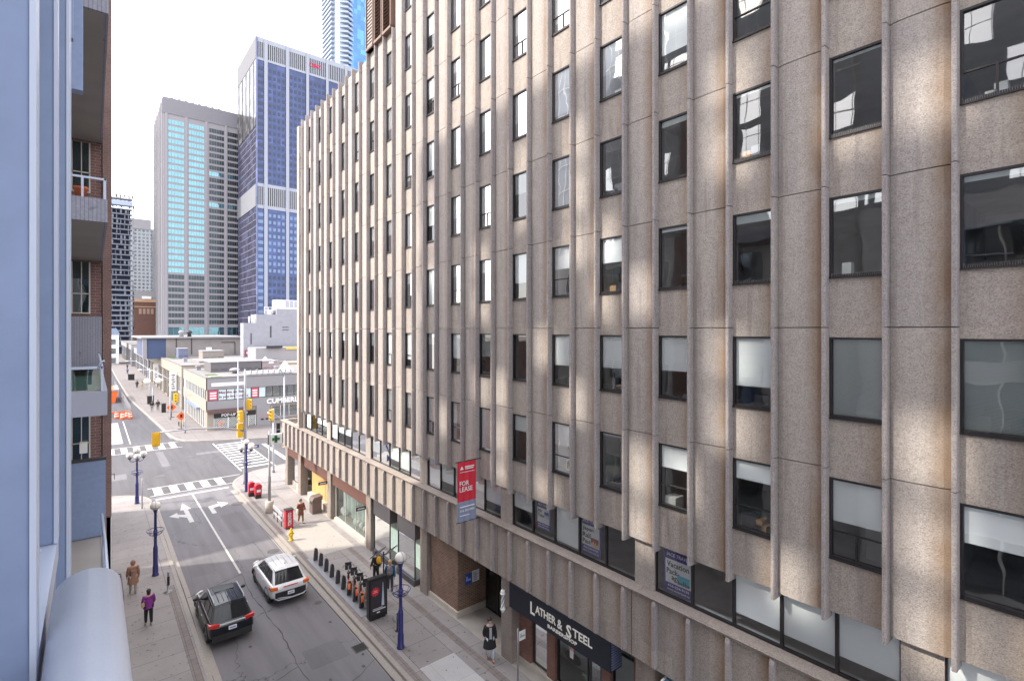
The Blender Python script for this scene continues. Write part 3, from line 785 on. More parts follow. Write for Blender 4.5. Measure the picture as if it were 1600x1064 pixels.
MB().box(14.12, 14.15, 3.3, 9.4, .13, 3.6).box(15.4, 15.6, 3.2, 17.2, .13, 3.6).build('back_wall', m_inter, OB)
shopwin(3.5, 9.2, .5, 2.9, 14.0, m_dark, mull=(5.3, 7.2))

# ---------------------------------------------------------------- signs hung on the building
navy = pm('navy_sign', (.006, .009, .02), .45)
bsg = thing('shop_sign', 'long navy box sign with white old-style barber lettering above the brick shopfront', 'shop sign', (13.2, 13.4, 2.7))
MB().box(13.20, 13.78, 11.0, 16.3, 2.68, 3.675).build('sign_box', navy, bsg)
vs_ = MB(); z = 2.75
while z < 3.6: vs_.prism([(10.70, z), (10.715, z-.015), (10.715, z+.05)], 'x', 13.25, 13.75) if False else vs_.box(13.24, 13.74, 10.97, 10.996, z, z+.045); z += .085
vs_.build('side_slats', pm('blue_grey_slats', (.16, .19, .30), .5), bsg)
cream = pm('cream_letters', (.85, .82, .74), .5)
text('lettering', 'ATHER', .30, cream, bsg, (13.195, 14.13, 3.26), width=1.12, bold=.018)
text('lettering', '&', .34, cream, bsg, (13.195, 13.36, 3.24), width=.26, bold=.018)
text('lettering', 'TEEL', .30, cream, bsg, (13.195, 12.25, 3.26), width=.92, bold=.018)
text('lettering', 'L', .46, cream, bsg, (13.193, 14.85, 3.20), width=.26, bold=.02)
text('lettering', 'S', .46, cream, bsg, (13.193, 12.90, 3.20), width=.26, bold=.02)
text('lettering', 'BARBERSHOP', .13, cream, bsg, (13.195, 13.25, 2.92), width=1.5, bold=.015)
# barber pole
bp_ = thing('barber_pole', 'striped barber pole on a bracket beside the beige column', 'barber pole', (13.2, 16.8, 2.3))
MB().lathe([(.11, 0), (.11, .05), (.08, .07), (.08, .62), (.11, .64), (.11, .70)], (13.22, 16.75, 2.35), 14).ball((13.22, 16.75, 3.1), .09).ball((13.22, 16.75, 2.30), .07).build('case', m_white, bp_)
st = MB()
for s_ in range(4):
    for i in range(10):
        a0 = s_*PI/2+i*.35; z0 = 2.43+i*.054
        pts = [(13.22+.084*math.cos(a0+q), 16.75+.084*math.sin(a0+q), z0+w_) for q, w_ in ((0, 0), (.5, 0), (.85, .054), (.35, .054))]
        st.add(pts, [(0, 1, 2, 3)])
st.build('stripe', m_black, bp_)
MB().tube([(13.44, 16.8, 3.12), (13.22, 16.75, 3.12)], .015, 6).tube([(13.44, 16.8, 2.4), (13.22, 16.75, 2.36)], .015, 6).build('bracket', m_alu, bp_)
# travel posters inside the ribbon windows
purple = pm('poster_indigo', (.07, .055, .30), .6); wh = pm('poster_white', (.82, .82, .84), .6); blk = pm('poster_black_ink', (.02, .02, .03), .6)
def poster(lab, yc, zc, wd, ht, words, pic):
    t = thing('poster', lab, 'poster', (13.6, yc, zc), 'travel posters in the second-floor windows')
    MB().box(13.60, 13.606, yc-wd/2, yc+wd/2, zc-ht/2, zc+ht/2).build('sheet', purple, t)
    MB().box(13.592, 13.598, yc-wd*.44, yc+wd*.44, zc-ht*.28, zc+ht*.27).build('white_panel', wh, t)
    text('heading', 'IACE TRAVEL', ht*.085, wh, t, (13.597, yc, zc+ht*.38), width=wd*.8, ext=.003, bold=.02, shear=.2)
    z = zc+ht*.27
    for i, (w_, hw) in enumerate(words):
        h_ = ht*.13; z -= h_*1.28
        text('wording', w_, h_, blk, t, (13.589, yc+wd*.4-hw*wd/2-(.18*wd if w_ == 'ages' else 0), z+h_*.45), width=hw*wd, ext=.002, bold=.02)
    text('wording', '416-224-9101', ht*.055, wh, t, (13.597, yc, zc-ht*.345), width=wd*.74, ext=.003, bold=.02)
    text('wording', 'www.iacetravel.ca', ht*.05, wh, t, (13.597, yc, zc-ht*.43), width=wd*.78, ext=.003, bold=.01)
    yl, yr, zb, zt_ = yc+wd*.02 if pic != 1 else yc-.02*wd, yc-wd*.40, zc-ht*.24, zc-ht*(.03 if pic != 0 else -.17)
    if pic == 0: yl = yc-wd*.08; zb = zc-ht*.06
    q = MB().box(13.584, 13.589, yr, yl, zb, zt_, 0)
    n_ = 7
    for i in range(n_):
        a = yr+(yl-yr)*(i+.1)/n_; q.box(13.58, 13.583, a, a+abs(yl-yr)/n_*.7, zb, zb+(zt_-zb)*(.25+.35*random.random()), 1)
    cols = [((.05, .10, .35), (.75, .8, .9)), ((.35, .04, .03), (.9, .65, .3)), ((.10, .50, .65), (.02, .07, .06))][pic]
    q.build('picture', [pm('picture_%d_a' % pic, cols[0], .6), pm('picture_%d_b' % pic, cols[1], .6)], t)
yy = PJ(1)+.73; pw = (PJ(2)-yy)/5
poster('indigo travel poster reading Air Ticket with a small plane picture', yy+pw*3.5+.12, 6.75, .78, 1.05, [('Air', .32), ('Ticket', .55)], 0)
poster('indigo travel poster reading Japan Rail Pass with a red picture', yy+pw*1.55+.1, 6.72, .92, 1.3, [('Japan', .55), ('Rail', .4), ('Pass', .4)], 1)
y2 = PJ(0)+.73
poster('indigo travel poster reading Vacation Packages with a turquoise sea picture', y2+pw*4.42, 6.68, .98, 1.3, [('Vacation', .78), ('Pack-', .45), ('ages', .36)], 2)
# for lease banner
bn = thing('banner', 'red and grey for lease banner hanging out from the concrete ribs', 'banner', (13.0, 17.9, 6))
red = pm('banner_red', (.62, .025, .05), .7, var=.08); bgr = pm('banner_grey_blue', (.25, .29, .42), .7)
# the banner hangs at right angles to the wall, seen from the south
X0, X1, YB = 12.02, 12.98, 18.35
def wavy(z0, z1, m, nm):
    mb = MB(); n_ = 10
    pts = [(X0+(X1-X0)*i/n_, YB+.018*math.sin(i*1.9)) for i in range(n_+1)]
    loop = pts+[(x, y+.012) for x, y in reversed(pts)]
    mb.prism(loop, 'z', z0, z1); return mb.build(nm, m, bn)
wavy(6.62, 8.32, red, 'red_cloth'); wavy(5.75, 6.62, bgr, 'grey_cloth')
MB().tube([(13.25, YB+.01, 8.34), (X0-.08, YB+.01, 8.34)], .02, 6).tube([(13.25, YB+.01, 5.74), (X0-.04, YB+.01, 5.74)], .02, 6).build('arm', m_dark, bn)
text('wording', 'FOR\nLEASE', .46, wh, bn, (X0+.42, YB-.035, 7.28), '-Y', width=.66, ext=.004, bold=.012)
text('wording', 'DUNDAS & TRINITY', .07, wh, bn, (X0+.6, YB-.035, 8.08), '-Y', width=.58, ext=.004) if False else None
lg_ = MB().add([(X0+.1, YB-.04, 8.0), (X0+.3, YB-.04, 8.0), (X0+.2, YB-.04, 8.15)], [(0, 1, 2)]).box(X0+.36, X0+.84, YB-.04, YB-.035, 8.08, 8.13).box(X0+.36, X0+.80, YB-.04, YB-.035, 8.0, 8.05).box(X0+.1, X0+.86, YB-.04, YB-.035, 7.88, 7.9)
lg_.box(X0+.1, X0+.86, YB-.04, YB-.036, 6.38, 6.43).box(X0+.1, X0+.6, YB-.04, YB-.036, 6.02, 6.05).build('logo', wh, bn)
text('wording', '416 364 0900', .10, wh, bn, (X0+.48, YB-.035, 6.24), '-Y', width=.74, ext=.004, bold=.01)
# blue and white notices on the dark brick return
sg = thing('wall_notice', 'blue notice with white writing on the dark brick return', 'notice', (14.2, 20.7, 2.0), 'notices on the brick return')
MB().box(14.05, 14.42, 20.745, 20.775, 1.55, 2.05).build('board', pm('notice_blue', (.02, .10, .45), .5), sg)
text('wording', 'NO\nSMOKING', .22, wh, sg, (14.235, 20.742, 1.83), '-Y', width=.28, ext=.003)
sg = thing('wall_notice', 'white notice beside the blue one on the brick return', 'notice', (14.7, 20.7, 2.0), 'notices on the brick return')
MB().box(14.47, 14.88, 20.745, 20.775, 1.58, 2.12).build('board', wh, sg)
q = MB()
for i in range(5): q.box(14.52, 14.52+random.uniform(.15, .3), 20.738, 20.744, 1.66+i*.085, 1.69+i*.085)
q.build('printing', pm('notice_ink', (.1, .15, .4), .6), sg)
# small blade signs on two columns
for y, lab, wd in ((37.9, 'small black hanging blade sign on the column by the plywood bay', 'SHOP'), (31.0, 'small black hanging blade sign on the column by the glass display boxes', 'OPEN')):
    t = thing('blade_sign', lab, 'sign', (13.3, y, 3), 'small hanging signs on the columns')
    MB().box(12.75, 13.4, y-.02, y+.02, 2.62, 2.85).build('board', m_black, t)
    MB().tube([(13.44, y, 2.95), (12.7, y, 2.95)], .012, 6).build('bracket', m_dark, t)
    MB().box(12.85, 13.3, y-.027, y-.021, 2.70, 2.77).build('stripe', m_white, t)
# light blue barrel awning
aw = thing('awning', 'glossy light blue barrel awning at the bottom edge beside the concrete podium', 'awning', (13, 7, 3))
mb = MB(); pr_ = [(13.42, 2.55)]+[(13.42-.95*math.sin(a), 2.55+.95*math.cos(a)) for a in [i*PI/2/8 for i in range(9)]]
mb.prism(pr_, 'y', 4.2, 9.0, smooth=True)
mb.build('canvas', pm('sky_blue_vinyl', (.22, .48, .72), .25, spec=.8), aw)
MB().prism([(13.42, 2.55)]+[(13.42-.97*math.sin(a), 2.55+.97*math.cos(a)) for a in [i*PI/2/8 for i in range(9)]], 'y', 9.0, 9.06).build('rim', m_white, aw)
# ================================================================ left side: our own building and its neighbour
m_clad = pm('blue_grey_cladding', (.20, .26, .41), .45, var=.16, scale=14, metal=.2)
m_cladl = pm('pale_blue_frame', (.45, .51, .64), .4, var=.05, metal=.2)
m_ownglass = tglass('apartment_glass', (.05, .06, .07), (.7, .8, .9), .35, .02)
m_mosaic = paving('grey_mosaic_tile', (.30, .31, .38), .05, 50, 0, 0, .003)
AB = thing('apartment_building', 'blue-grey metal window frames and rounded rail of the building at the left edge', 'building', (-.3, 1, 13))
def mull(y, x1=-.068, z0=11.0, z1=17.5, wd=.05):
    MB().box(-.30, x1-.008, y, y+wd, z0, z1).build('window_mullion', m_clad, AB)
    MB().box(x1-.008, x1, y-.004, y+wd+.004, z0, z1).build('mullion_highlight', m_cladl, AB)  # pale strip: highlight of the rounded corner painted along the edge
    MB().box(-.36, x1-.03, y+wd+.01, y+wd+.018, z0, z1).build('gasket', m_rubber, AB)
mull(1.09); mull(1.73, z0=13.462); mull(2.32, -.062); mull(2.62, -.066)
MB().box(-.36, -.33, 1.0, 2.7, 11, 17.5).build('window_glass', m_ownglass, AB)
MB().box(-.33, -.07, 1.145, 1.80, 13.40, 13.46).build('window_sill', m_cladl, AB)
MB().box(-.33, -.075, 1.145, 1.80, 12.0, 13.398).build('spandrel', m_clad, AB)
# rounded rail
n_ = 16
pr_ = [(-.007+.0535*math.cos(PI-PI*i/n_), 13.47+.045*math.sin(PI-PI*i/n_)) for i in range(n_+1)]
pr_ = [(-.0605, 13.36)]+pr_+[(.0465, 13.36)]
MB().prism(pr_, 'y', .15, 1.35, smooth=True).build('balcony_rail', pm('powder_coated_rail', (.50, .555, .68), .32, var=.07, scale=16, metal=.1, fine=.06, bscale=300), AB)
MB().box(-.05, .03, .15, 1.30, 12.4, 13.36).build('rail_panel', m_clad, AB)
MB().box(-.0615, -.0605, .2, 1.349, 13.372, 13.378).build('rail_seam', m_rubber, AB)
sc_ = MB()
for y in (1.10, 1.30, 1.50, 1.70): sc_.lathe([(.004, 0), (.004, .002), (.002, .003)], (-.10, y, 13.46), 8)
sc_.build('screws', m_alu, AB)
# the upper bay of the same facade, with its window rails
MB().box(-.6, -.072, 6.3, 6.42, 16.25, 24).box(-.6, -.10, 4.4, 4.46, 15.9, 24).build('upper_bay_panel', m_clad, AB)
MB().box(-.30, -.10, 3.0, 6.3, 17.9, 18.0).box(-.30, -.16, 3.0, 6.3, 16.9, 16.95).build('upper_bay_rail', m_cladl, AB)
# the street front of the building, south of the camera (seen mirrored in the offices opposite)
fr_ = MB(); fr_.box(-12, -.42, -24, 8, 0, 19.4); fr_.build('wall', pm('pale_render', (.66, .66, .68), .8), AB)
for n in range(6):
    for i in range(7):
        y = -22+i*4.0; z = .6+n*3.05
        if n == 4 and -3 < y < 1: continue
        w_ = MB().box(-.42, -.40, y, y+2.6, z, z+2.2).build('window', m_ownglass, AB)
        MB().box(-.40, -.36, y-.06, y, z, z+2.2).box(-.40, -.36, y+2.6, y+2.66, z, z+2.2).box(-.40, -.36, y+1.28, y+1.34, z, z+2.2).box(-.40, -.36, y-.06, y+2.66, z+2.2, z+2.28).build('window_frame', m_white, w_)
for n in range(1, 6):
    for i in range(2):
        y = -20.5+i*8.0; z = .3+n*3.05
        b_ = MB().box(-.4, .95, y, y+4.2, z, z+.22).build('balcony', m_white, AB)
        r_ = MB().box(.9, .95, y, y+4.2, z+1.2, z+1.26)
        yy_ = y
        while yy_ < y+4.2: r_.box(.91, .94, yy_, yy_+.02, z+.22, z+1.2); yy_ += .14
        r_.build('balcony_railing', m_white, b_)
# neighbouring brick apartments with balconies
BB = thing('brick_apartment_building', 'brown brick apartment building with grey tiled balconies beyond the window frames', 'apartment building', (-3, 17, 0))
def added_sun_screen(parent, y0, y1, seed):
    # added unseen screen; its open bays drop sun patches on the office facade
    mb = MB(); ys = [y0]; zs = [19.4]
    w1, w2 = 1.15, .28
    while ys[-1] < y1-.5: ys += [min(ys[-1]+w2, y1), min(ys[-1]+w2+w1, y1)]
    while zs[-1] < 36: zs += [zs[-1]+.35, zs[-1]+.35+1.5]
    ny, nz = len(ys), len(zs)
    mb.v = [(-.62, y, z) for z in zs for y in ys]
    for j in range(nz-1):
        for i in range(ny-1):
            if i % 2 and j % 2 and j < nz-3:
                yc, zc = (ys[i]+ys[i+1])/2, (zs[j]+zs[j+1])/2
                if mnoise.noise(Vector((yc*.62+seed, zc*.30, 3.1)))+.3*mnoise.noise(Vector((yc*2+seed, zc*1.2, 9))) > .17: continue
            if ys[i+1]-ys[i] < .01: continue
            mb.f.append((j*ny+i, j*ny+i+1, (j+1)*ny+i+1, (j+1)*ny+i)); mb.m.append(0); mb.sm.append(False)
    o = mb.build('added_sun_screen', pm('grey_screen', (.34, .36, .40), .6), parent); s_ = o.modifiers.new('d', 'SOLIDIFY'); s_.thickness = .10
    rl = MB()  # added rails, unseen, mirrored in the office windows like balconies
    for j in range(1, nz-1, 2): rl.box(-.56, -.53, y0, y1, zs[j]+.85, zs[j]+.89)
    y = y0+.3
    while y < y1: rl.box(-.56, -.54, y, y+.03, 19.6, 34); y += .715
    rl.build('added_screen_rails', m_white, parent); return o
added_sun_screen(AB, -24, 8, 5.0)
m_bk = brick('plum_brown_brick', (.16, .095, .085), (.22, .13, .11), (.24, .2, .2), .11, .05)
m_bk2 = brick('red_brick_wall', (.15, .085, .08), (.20, .11, .10), (.35, .28, .27), .2, .07)
bb = MB(); bb.box(-9, -.42, 16.45, 30, 0, 19.4).box(-9, .2, 30, 37.6, 0, 13).box(-9, -.6, 8, 16.45, 0, 19.4)
bb.build('wall', m_bk, BB)
MB().box(-.42, .22, 16.45, 16.8, 0, 29).build('wall_return', m_bk2, BB)
MB().box(.19, .365, 16.35, 30, 9.3, 19.4).box(.19, .365, 16.35, 16.6, 19.4, 29).build('brick_pier', m_bk, BB)
MB().box(.12, .27, 16.42, 30, 0, 9.3).build('pier_base', m_bk, BB)
added_sun_screen(BB, 8, 30, 5.0)
soff = pm('concrete_soffit', (.33, .31, .30), .9, var=.15, scale=2)
def balcony(zb, zt, y0=10.35, x1=.175, m=m_mosaic):
    b_ = MB().box(-.6, x1, y0+.02, 16.4, zb, zt-.02 if zt-zb < .3 else zb+.22).build('balcony_slab', soff, BB)
    MB().box(-.6, x1+.004, y0, y0+.06, zb-.003, zt).box(x1-.05, x1+.006, y0+.06, 16.34, zb-.003, zt).build('tiled_parapet', m, b_)
    return b_
balcony(18.65, 19.12, 9.6); ba = balcony(15.70, 16.06); bc = balcony(12.65, 13.03, m=pm('painted_concrete_edge', (.34, .36, .44), .8, var=.1, scale=2))
balcony(9.65, 9.9, 8.5, .175, soff)
rl = MB()
rl.box(-.5, .165, 10.37, 10.40, 16.36, 16.39).box(.14, .17, 10.37, 16.3, 16.36, 16.39).box(.13, .165, 10.37, 10.41, 16.06, 16.36).box(-.14, -.11, 10.37, 10.41, 16.06, 16.36).box(.13, .165, 12.6, 12.64, 16.06, 16.36)
rl.build('railing', m_cladl, ba)
rl = MB(); rl.box(-.5, .12, 10.40, 10.43, 13.38, 13.42).box(.10, .13, 10.40, 16, 13.38, 13.42).box(.10, .13, 10.4, 10.43, 13.03, 13.38).tube([(.06, 10.41, 13.36), (.11, 10.40, 13.50), (.15, 10.40, 13.50)], .02, 6)
rl.build('railing', m_cladl, bc)
MB().box(-.5, .10, 10.412, 10.42, 13.05, 13.37).build('glass_panel', glass('green_balcony_glass', (.45, .62, .58), .12), bc)
for zb, zt in ((14.42, 15.66), (10.75, 12.2), (17.4, 18.6)):
    w_ = MB().box(-.40, -.055, 16.435, 16.447, zb, zt).build('window', glass('apartment_pane', (.45, .52, .55), .12), BB)
    MB().box(-.41, -.38, 16.40, 16.45, zb, zt).box(-.225, -.205, 16.40, 16.45, zb, zt).box(-.075, -.045, 16.40, 16.45, zb, zt).box(-.41, -.045, 16.40, 16.45, zb-.03, zb).box(-.41, -.045, 16.40, 16.45, zb+.45, zb+.475).build('window_frame', m_wframe, w_)
    MB().box(-.37, -.07, 16.449, 16.4495, zb, zt).build('curtain', m_pale, w_)
MB().box(-.6, .17, 16.30, 16.36, 13.03, 14.32).build('tiled_panel', m_mosaic, BB)
MB().box(-.25, -.1, 16.2, 16.4, 11.0, 11.25).build('air_conditioner', m_white, BB)
MB().box(-.6, .20, 13.1, 13.18, 9.9, 11.40).build('divider_panel', m_clad, BB)
MB().box(-.6, .21, 13.08, 13.20, 11.40, 11.45).build('divider_cap', m_dark, BB)
rl = MB().tube([(.13, 7.6, 11.15), (.135, 9.2, 11.0), (.12, 11.2, 10.85)], .02, 6).tube([(.145, 7.6, 10.85), (.15, 9.2, 10.72), (.13, 11.2, 10.6)], .015, 6).tube([(.13, 8.2, 9.9), (.13, 8.2, 11.1)], .015, 6).tube([(.13, 10.5, 9.9), (.13, 10.5, 10.9)], .015, 6)
rl.build('terrace_railing', m_cladl, BB)
MB().box(.3651, .3675, 17.2, 30, 0.1, 19.4).build('street_cladding', pm('pale_panel', (.5, .5, .52), .7), BB)
MB().box(-.599, -.59, 8, 16.3, 0.1, 19.4).build('recess_cladding', pm('pale_panel', (.5, .5, .52), .7), BB)
for n in range(6):
    for i in range(4):
        y = 17.6+i*3.1; z = 1.1+n*3.05
        if y+2 > 30: continue
        w_ = MB().box(.368, .372, y, y+2.0, z, z+1.7).build('street_window', m_ownglass, BB)
        MB().box(.37, .385, y-.07, y, z, z+1.7).box(.37, .385, y+2, y+2.07, z, z+1.7).box(.37, .38, y+.97, y+1.03, z, z+1.7).box(.37, .385, y-.07, y+2.07, z-.08, z).box(.37, .385, y-.07, y+2.07, z+1.7, z+1.78).build('window_frame', m_white, w_)
    if n < 10: MB().box(-.59, -.57, 9.5, 11.5, 1+n*3.05, 2.9+n*3.05).box(-.59, -.57, 12.5, 14.8, 1+n*3.05, 2.9+n*3.05).build('recess_window', m_ownglass, BB)
MB().box(-.30, -.0675, 1.085, 1.095, 16.1, 16.11).box(-.30, -.0675, 1.725, 1.735, 15.02, 15.035).build('mullion_joint', m_rubber, AB)
pt = thing('plant_pot', 'terracotta plant pot standing on the upper tiled balcony', 'plant pot', (-.18, 10.7, 15.93))
MB().lathe([(.06, 0), (.085, .14), (.10, .15), (.10, .19), (.085, .19), (.08, .16)], (-.15, 10.62, 16.07), 16).build('pot', pm('terracotta', (.48, .13, .07), .8), pt)
MB().lathe([(.08, 0), (.01, .02)], (-.15, 10.62, 16.22), 12).build('soil', m_found, pt)
# low corner building with the coffee sign
CB = thing('corner_building', 'low dark corner shop building behind the brick pier on the left pavement', 'building', (-4, 45, 0))
MB().box(-14, .55, 41.2, 49.5, 0, 8.8).build('wall', m_bk, CB)
MB().box(.55, .6, 42, 49, .5, 3).build('shop_window', m_ownglass, CB)
MB().box(-14, .6, 41.1, 49.6, 8.8, 9.1).build('parapet', m_conc, CB)
cs = thing('hanging_sign', 'round green and white coffee house sign on the left corner', 'sign', (.9, 45.8, 4))
MB().lathe([(.34, 0), (.34, .05), (.01, .05)], (0, 0, 0), 24).build('disc', pm('coffee_green', (.01, .17, .09), .5), cs)
MB().lathe([(.20, .052), (.20, .06), (.13, .06), (.13, .052)], (0, 0, 0), 24).build('ring', m_white, cs)
for o in cs.children:
    o.data.transform(Matrix.Rotation(PI/2, 4, 'X')); o.location = (0, 0, .0)
cs.location = (1.16, 45.0, 3.35)
MB().tube([(.6, 45.05, 4.0), (1.0, 45.05, 4.0)], .02, 6).tube([(.98, 45.05, 4.0), (.98, 45.05, 3.6)], .02, 6).build('bracket', m_dark, cs)
for o in cs.children:
    if o.name.startswith('bracket'): o.data.transform(Matrix.Translation((-.08, .8, .65)))

m_gt0 = pm('zinc_grey', (.26, .26, .28), .6)
# ================================================================ far retail block
m_rend = pm('cream_render', (.31, .27, .225), .85, var=.1, scale=.5)
m_rendg = pm('pale_grey_render', (.27, .26, .275), .85, var=.08, scale=.5)
m_roof = pm('gravel_roof', (.20, .19, .19), .95, var=.2, scale=.5)
m_grass = pm('roof_moss', (.07, .11, .03), .95, var=.4, scale=1.5)
m_tint = tglass('shop_dark_glass', (.05, .06, .06), (.8, .85, .9), .25, .02)
PS = thing('pop_up_shop_building', 'two-storey pale corner building with long strip windows and the pop-up shop', 'shop building', (20, 90, 0))
mb = MB()
mb.box(12.1, 60, 80.75, 103, .1, 7.2, 0)
mb.build('wall', m_rend, PS)
MB().box(12.0, 60, 80.60, 80.745, 5.72, 7.3).box(12.0, 60, 80.60, 80.745, 3.0, 4.16).build('front_band', m_rendg, PS)
MB().box(11.95, 12.095, 80.6, 103, 5.72, 7.3).box(11.95, 12.095, 80.6, 103, 2.75, 4.3).build('side_band', m_rend, PS)
MB().box(12.1, 60, 80.8, 103, 7.2, 7.26).build('roof', m_roof, PS)
MB().box(11.95, 60, 80.55, 80.8, 7.3, 7.42).box(11.92, 12.15, 80.8, 103, 7.3, 7.42).build('parapet_cap', pm('dark_flashing', (.16, .15, .15), .6), PS)
# upper strip windows on the front
xs = [12.25, 13.42, 14.45, 15.5, 16.55, 17.6, 18.6, 19.55, 20.5, 21.5, 22.5, 23.5, 24.5, 25.5]
pink = pm('pink_poster', (.55, .10, .16), .6); paleb = pm('pale_blue_film', (.55, .66, .68), .5)
kind = [1, 0, 0, 0, 0, 1, 0, 2, 2, 2, 2, 2, 2]
for a, b, kd in zip(xs[:-1], xs[1:], kind):
    w_ = MB().box(a+.05, b-.05, 80.70, 80.735, 4.24, 5.66).build('window', [paleb, pink, m_tint][kd], PS)
    MB().box(a, a+.05, 80.66, 80.735, 4.16, 5.72).box(a+.05, b-.05, 80.66, 80.735, 4.16, 4.24).box(a+.05, b-.05, 80.66, 80.735, 5.66, 5.72).build('window_frame', m_dark, w_)
    if kd == 1:
        for i in range(3): MB().box(a+.2, b-.2, 80.685, 80.70, 4.45+i*.35, 4.62+i*.35).build('poster_line', wh, w_)
plum = pm('plum_letters', (.20, .03, .10), .6)
text('lettering', 'May the student', .42, plum, PS, (15.2, 80.69, 5.22), '-Y', width=3.3, ext=.01, bold=.03)
text('lettering', 'in you live forever', .42, plum, PS, (15.4, 80.69, 4.62), '-Y', width=3.7, ext=.01, bold=.03)
# side strip windows
for i in range(14):
    y = 81.4+i*1.5; w_ = MB().box(12.06, 12.098, y, y+1.0, 4.32, 5.7).build('side_window', m_tint, PS)
    MB().box(12.02, 12.1, y+1.02, y+1.18, 4.3, 5.72).build('window_frame', m_white, w_)
for i in range(12):
    y = 82.4+i*1.65; w_ = MB().box(12.06, 12.098, y, y+1.25, .4, 2.6).build('side_window', m_tint, PS)
    MB().box(12.0, 12.1, y-.12, y, .2, 2.7).build('window_frame', m_white, w_)
MB().box(11.5, 12.1, 86, 96, 2.55, 2.75).build('canopy', m_clad, PS)
# ground floor front
brn = pm('brown_fascia', (.12, .07, .07), .6)
MB().box(12.15, 17.55, 80.2, 80.74, 2.45, 3.0).build('awning_band', brn, PS)
MB().box(12.9, 18.2, 80.66, 80.72, 1.75, 2.44).build('shop_sign_board', m_black, PS)
text('lettering', 'POP-UP SHOP', .42, wh, PS, (15.5, 80.655, 2.10), '-Y', width=3.3, ext=.02, bold=.035)
m_lat = tglass('latticed_shop_glass', (.10, .13, .12), (.8, .85, .9), .2, .02)
for (a, b) in ((12.95, 14.6), (14.75, 15.75), (15.8, 16.8), (17.3, 18.15)):
    w_ = MB().box(a, b, 80.68, 80.72, .3, 1.74).build('shop_window', m_lat, PS)
    lt = MB(); s_ = .28; z0, z1 = .3, 1.74
    for i in range(int((b-a+1.5)/s_)):
        for sg_ in (1, -1):
            x = a-1.44+i*s_ if sg_ > 0 else a+i*s_
            p0 = (x, z0) if sg_ > 0 else (x, z0); p1 = (x+1.44*sg_, z1)
            # clip
            def at_(t): return (p0[0]+(p1[0]-p0[0])*t, p0[1]+(p1[1]-p0[1])*t)
            t0 = 0; t1 = 1; dx = p1[0]-p0[0]
            for lim, s2 in ((a, 1), (b, -1)):
                t = (lim-p0[0])/dx
                if s2*dx > 0: t0 = max(t0, t)
                else: t1 = min(t1, t)
            if t1-t0 > .02:
                q0, q1 = at_(t0), at_(t1); lt.tube([(q0[0], 80.67, q0[1]), (q1[0], 80.67, q1[1])], .016, 4, cap=False)
    lt.build('lattice', m_white, w_)
    MB().box(a-.06, a, 80.64, 80.72, .2, 1.76).box(b, b+.06, 80.64, 80.72, .2, 1.76).build('window_frame', m_white, w_)
dsp = MB()
for i in range(7): dsp.ball((13.75+random.uniform(-.4, .35), 80.66, .95+random.uniform(-.35, .5)), .17, 0, 8, 1, .15)
dsp.build('window_decal', pm('salmon_paper', (.6, .3, .24), .8), PS)
MB().box(12.15, 12.9, 80.6, 80.74, .1, 2.4).build('corner_pier', m_rend, PS)
MB().box(18.3, 20.15, 80.55, 80.74, .1, 3.0).build('blank_wall', m_rendg, PS)
text('lettering', 'BUY NOW', .16, pm('red_letters', (.5, .05, .05), .6), PS, (19.3, 80.54, 1.5), '-Y', width=1.1, bold=.02) if False else None
MB().box(18.85, 19.25, 80.52, 80.55, .9, 1.12).box(19.5, 19.9, 80.52, 80.55, .9, 1.12).build('wall_vent', m_black, PS)
MB().box(18.7, 20.0, 80.53, 80.55, 1.4, 1.55).build('red_notice', pm('faded_red_notice', (.45, .2, .18), .7), PS)
for i in range(8):
    a = 20.4+i*1.2; w_ = MB().box(a, a+1.1, 80.68, 80.72, 1.3, 2.7).build('shop_window', m_tint, PS); MB().box(a-.05, a, 80.64, 80.72, 1.2, 2.8).build('window_frame', m_white, w_)
MB().box(20.2, 40, 80.5, 80.72, .9, 1.2).build('stall_riser', m_rendg, PS)
text('lettering', 'CUMBERLAND', .74, pm('raised_white_letters', (.85, .85, .83), .5), PS, (22.95, 80.59, 3.52), '-Y', width=6.6, ext=.06, bold=.03)
MB().box(12.6, 16.6, 80.52, 80.6, 6.15, 6.62).build('blank_sign_board', m_white, PS)
MB().box(12.9, 14.2, 81.2, 88, 7.27, 7.34).build('moss_patch', m_grass, PS)
# rooftop boxes on it
m_ply = pm('dark_grey_siding', (.13, .12, .13), .8, var=.15)
def roofbox(lab, x0, x1, y0, y1, z0, z1, m, cat='rooftop unit', extra=None):
    t = thing('rooftop_unit', lab, cat, ((x0+x1)/2, (y0+y1)/2, z0), 'rooftop units on the low shops')
    MB().box(x0, x1, y0, y1, z0, z1-.12).build('casing', m, t)
    MB().box(x0-.1, x1+.1, y0-.1, y1+.1, z1-.12, z1).build('lid', m_rendg, t)
    q = MB(); n = max(2, int((x1-x0)/1.1))
    for i in range(n): q.box(x0+(x1-x0)*(i+.12)/n, x0+(x1-x0)*(i+.88)/n, y0-.03, y0-.002, z0+.25*(z1-z0), z0+.28*(z1-z0))
    q.build('seam', m_dark, t)
    return t
roofbox('long charcoal roof enclosure just behind the parapet of the pop-up shop', 14.3, 21.6, 92, 98, 7.26, 8.9, m_ply)
roofbox('low mauve-grey roof enclosure right of the charcoal one', 21.75, 24.3, 92, 97, 7.26, 8.8, pm('mauve_grey_siding', (.3, .24, .25), .8))
roofbox('flat pale roof box in front of the grey upper storey', 15.5, 29, 112, 120, 7.4, 8.1, m_rend)
roofbox('small brown cubic air handler on the second shop roof', 17.5, 21.4, 122, 127, 7.7, 9.6, pm('brown_grey_unit', (.25, .22, .2), .8))
roofbox('small blue-grey cabinet beside the blue wall of the upper storey', 14.4, 16.2, 132, 136, 7.7, 9.9, pm('blue_grey_unit', (.14, .16, .24), .7))
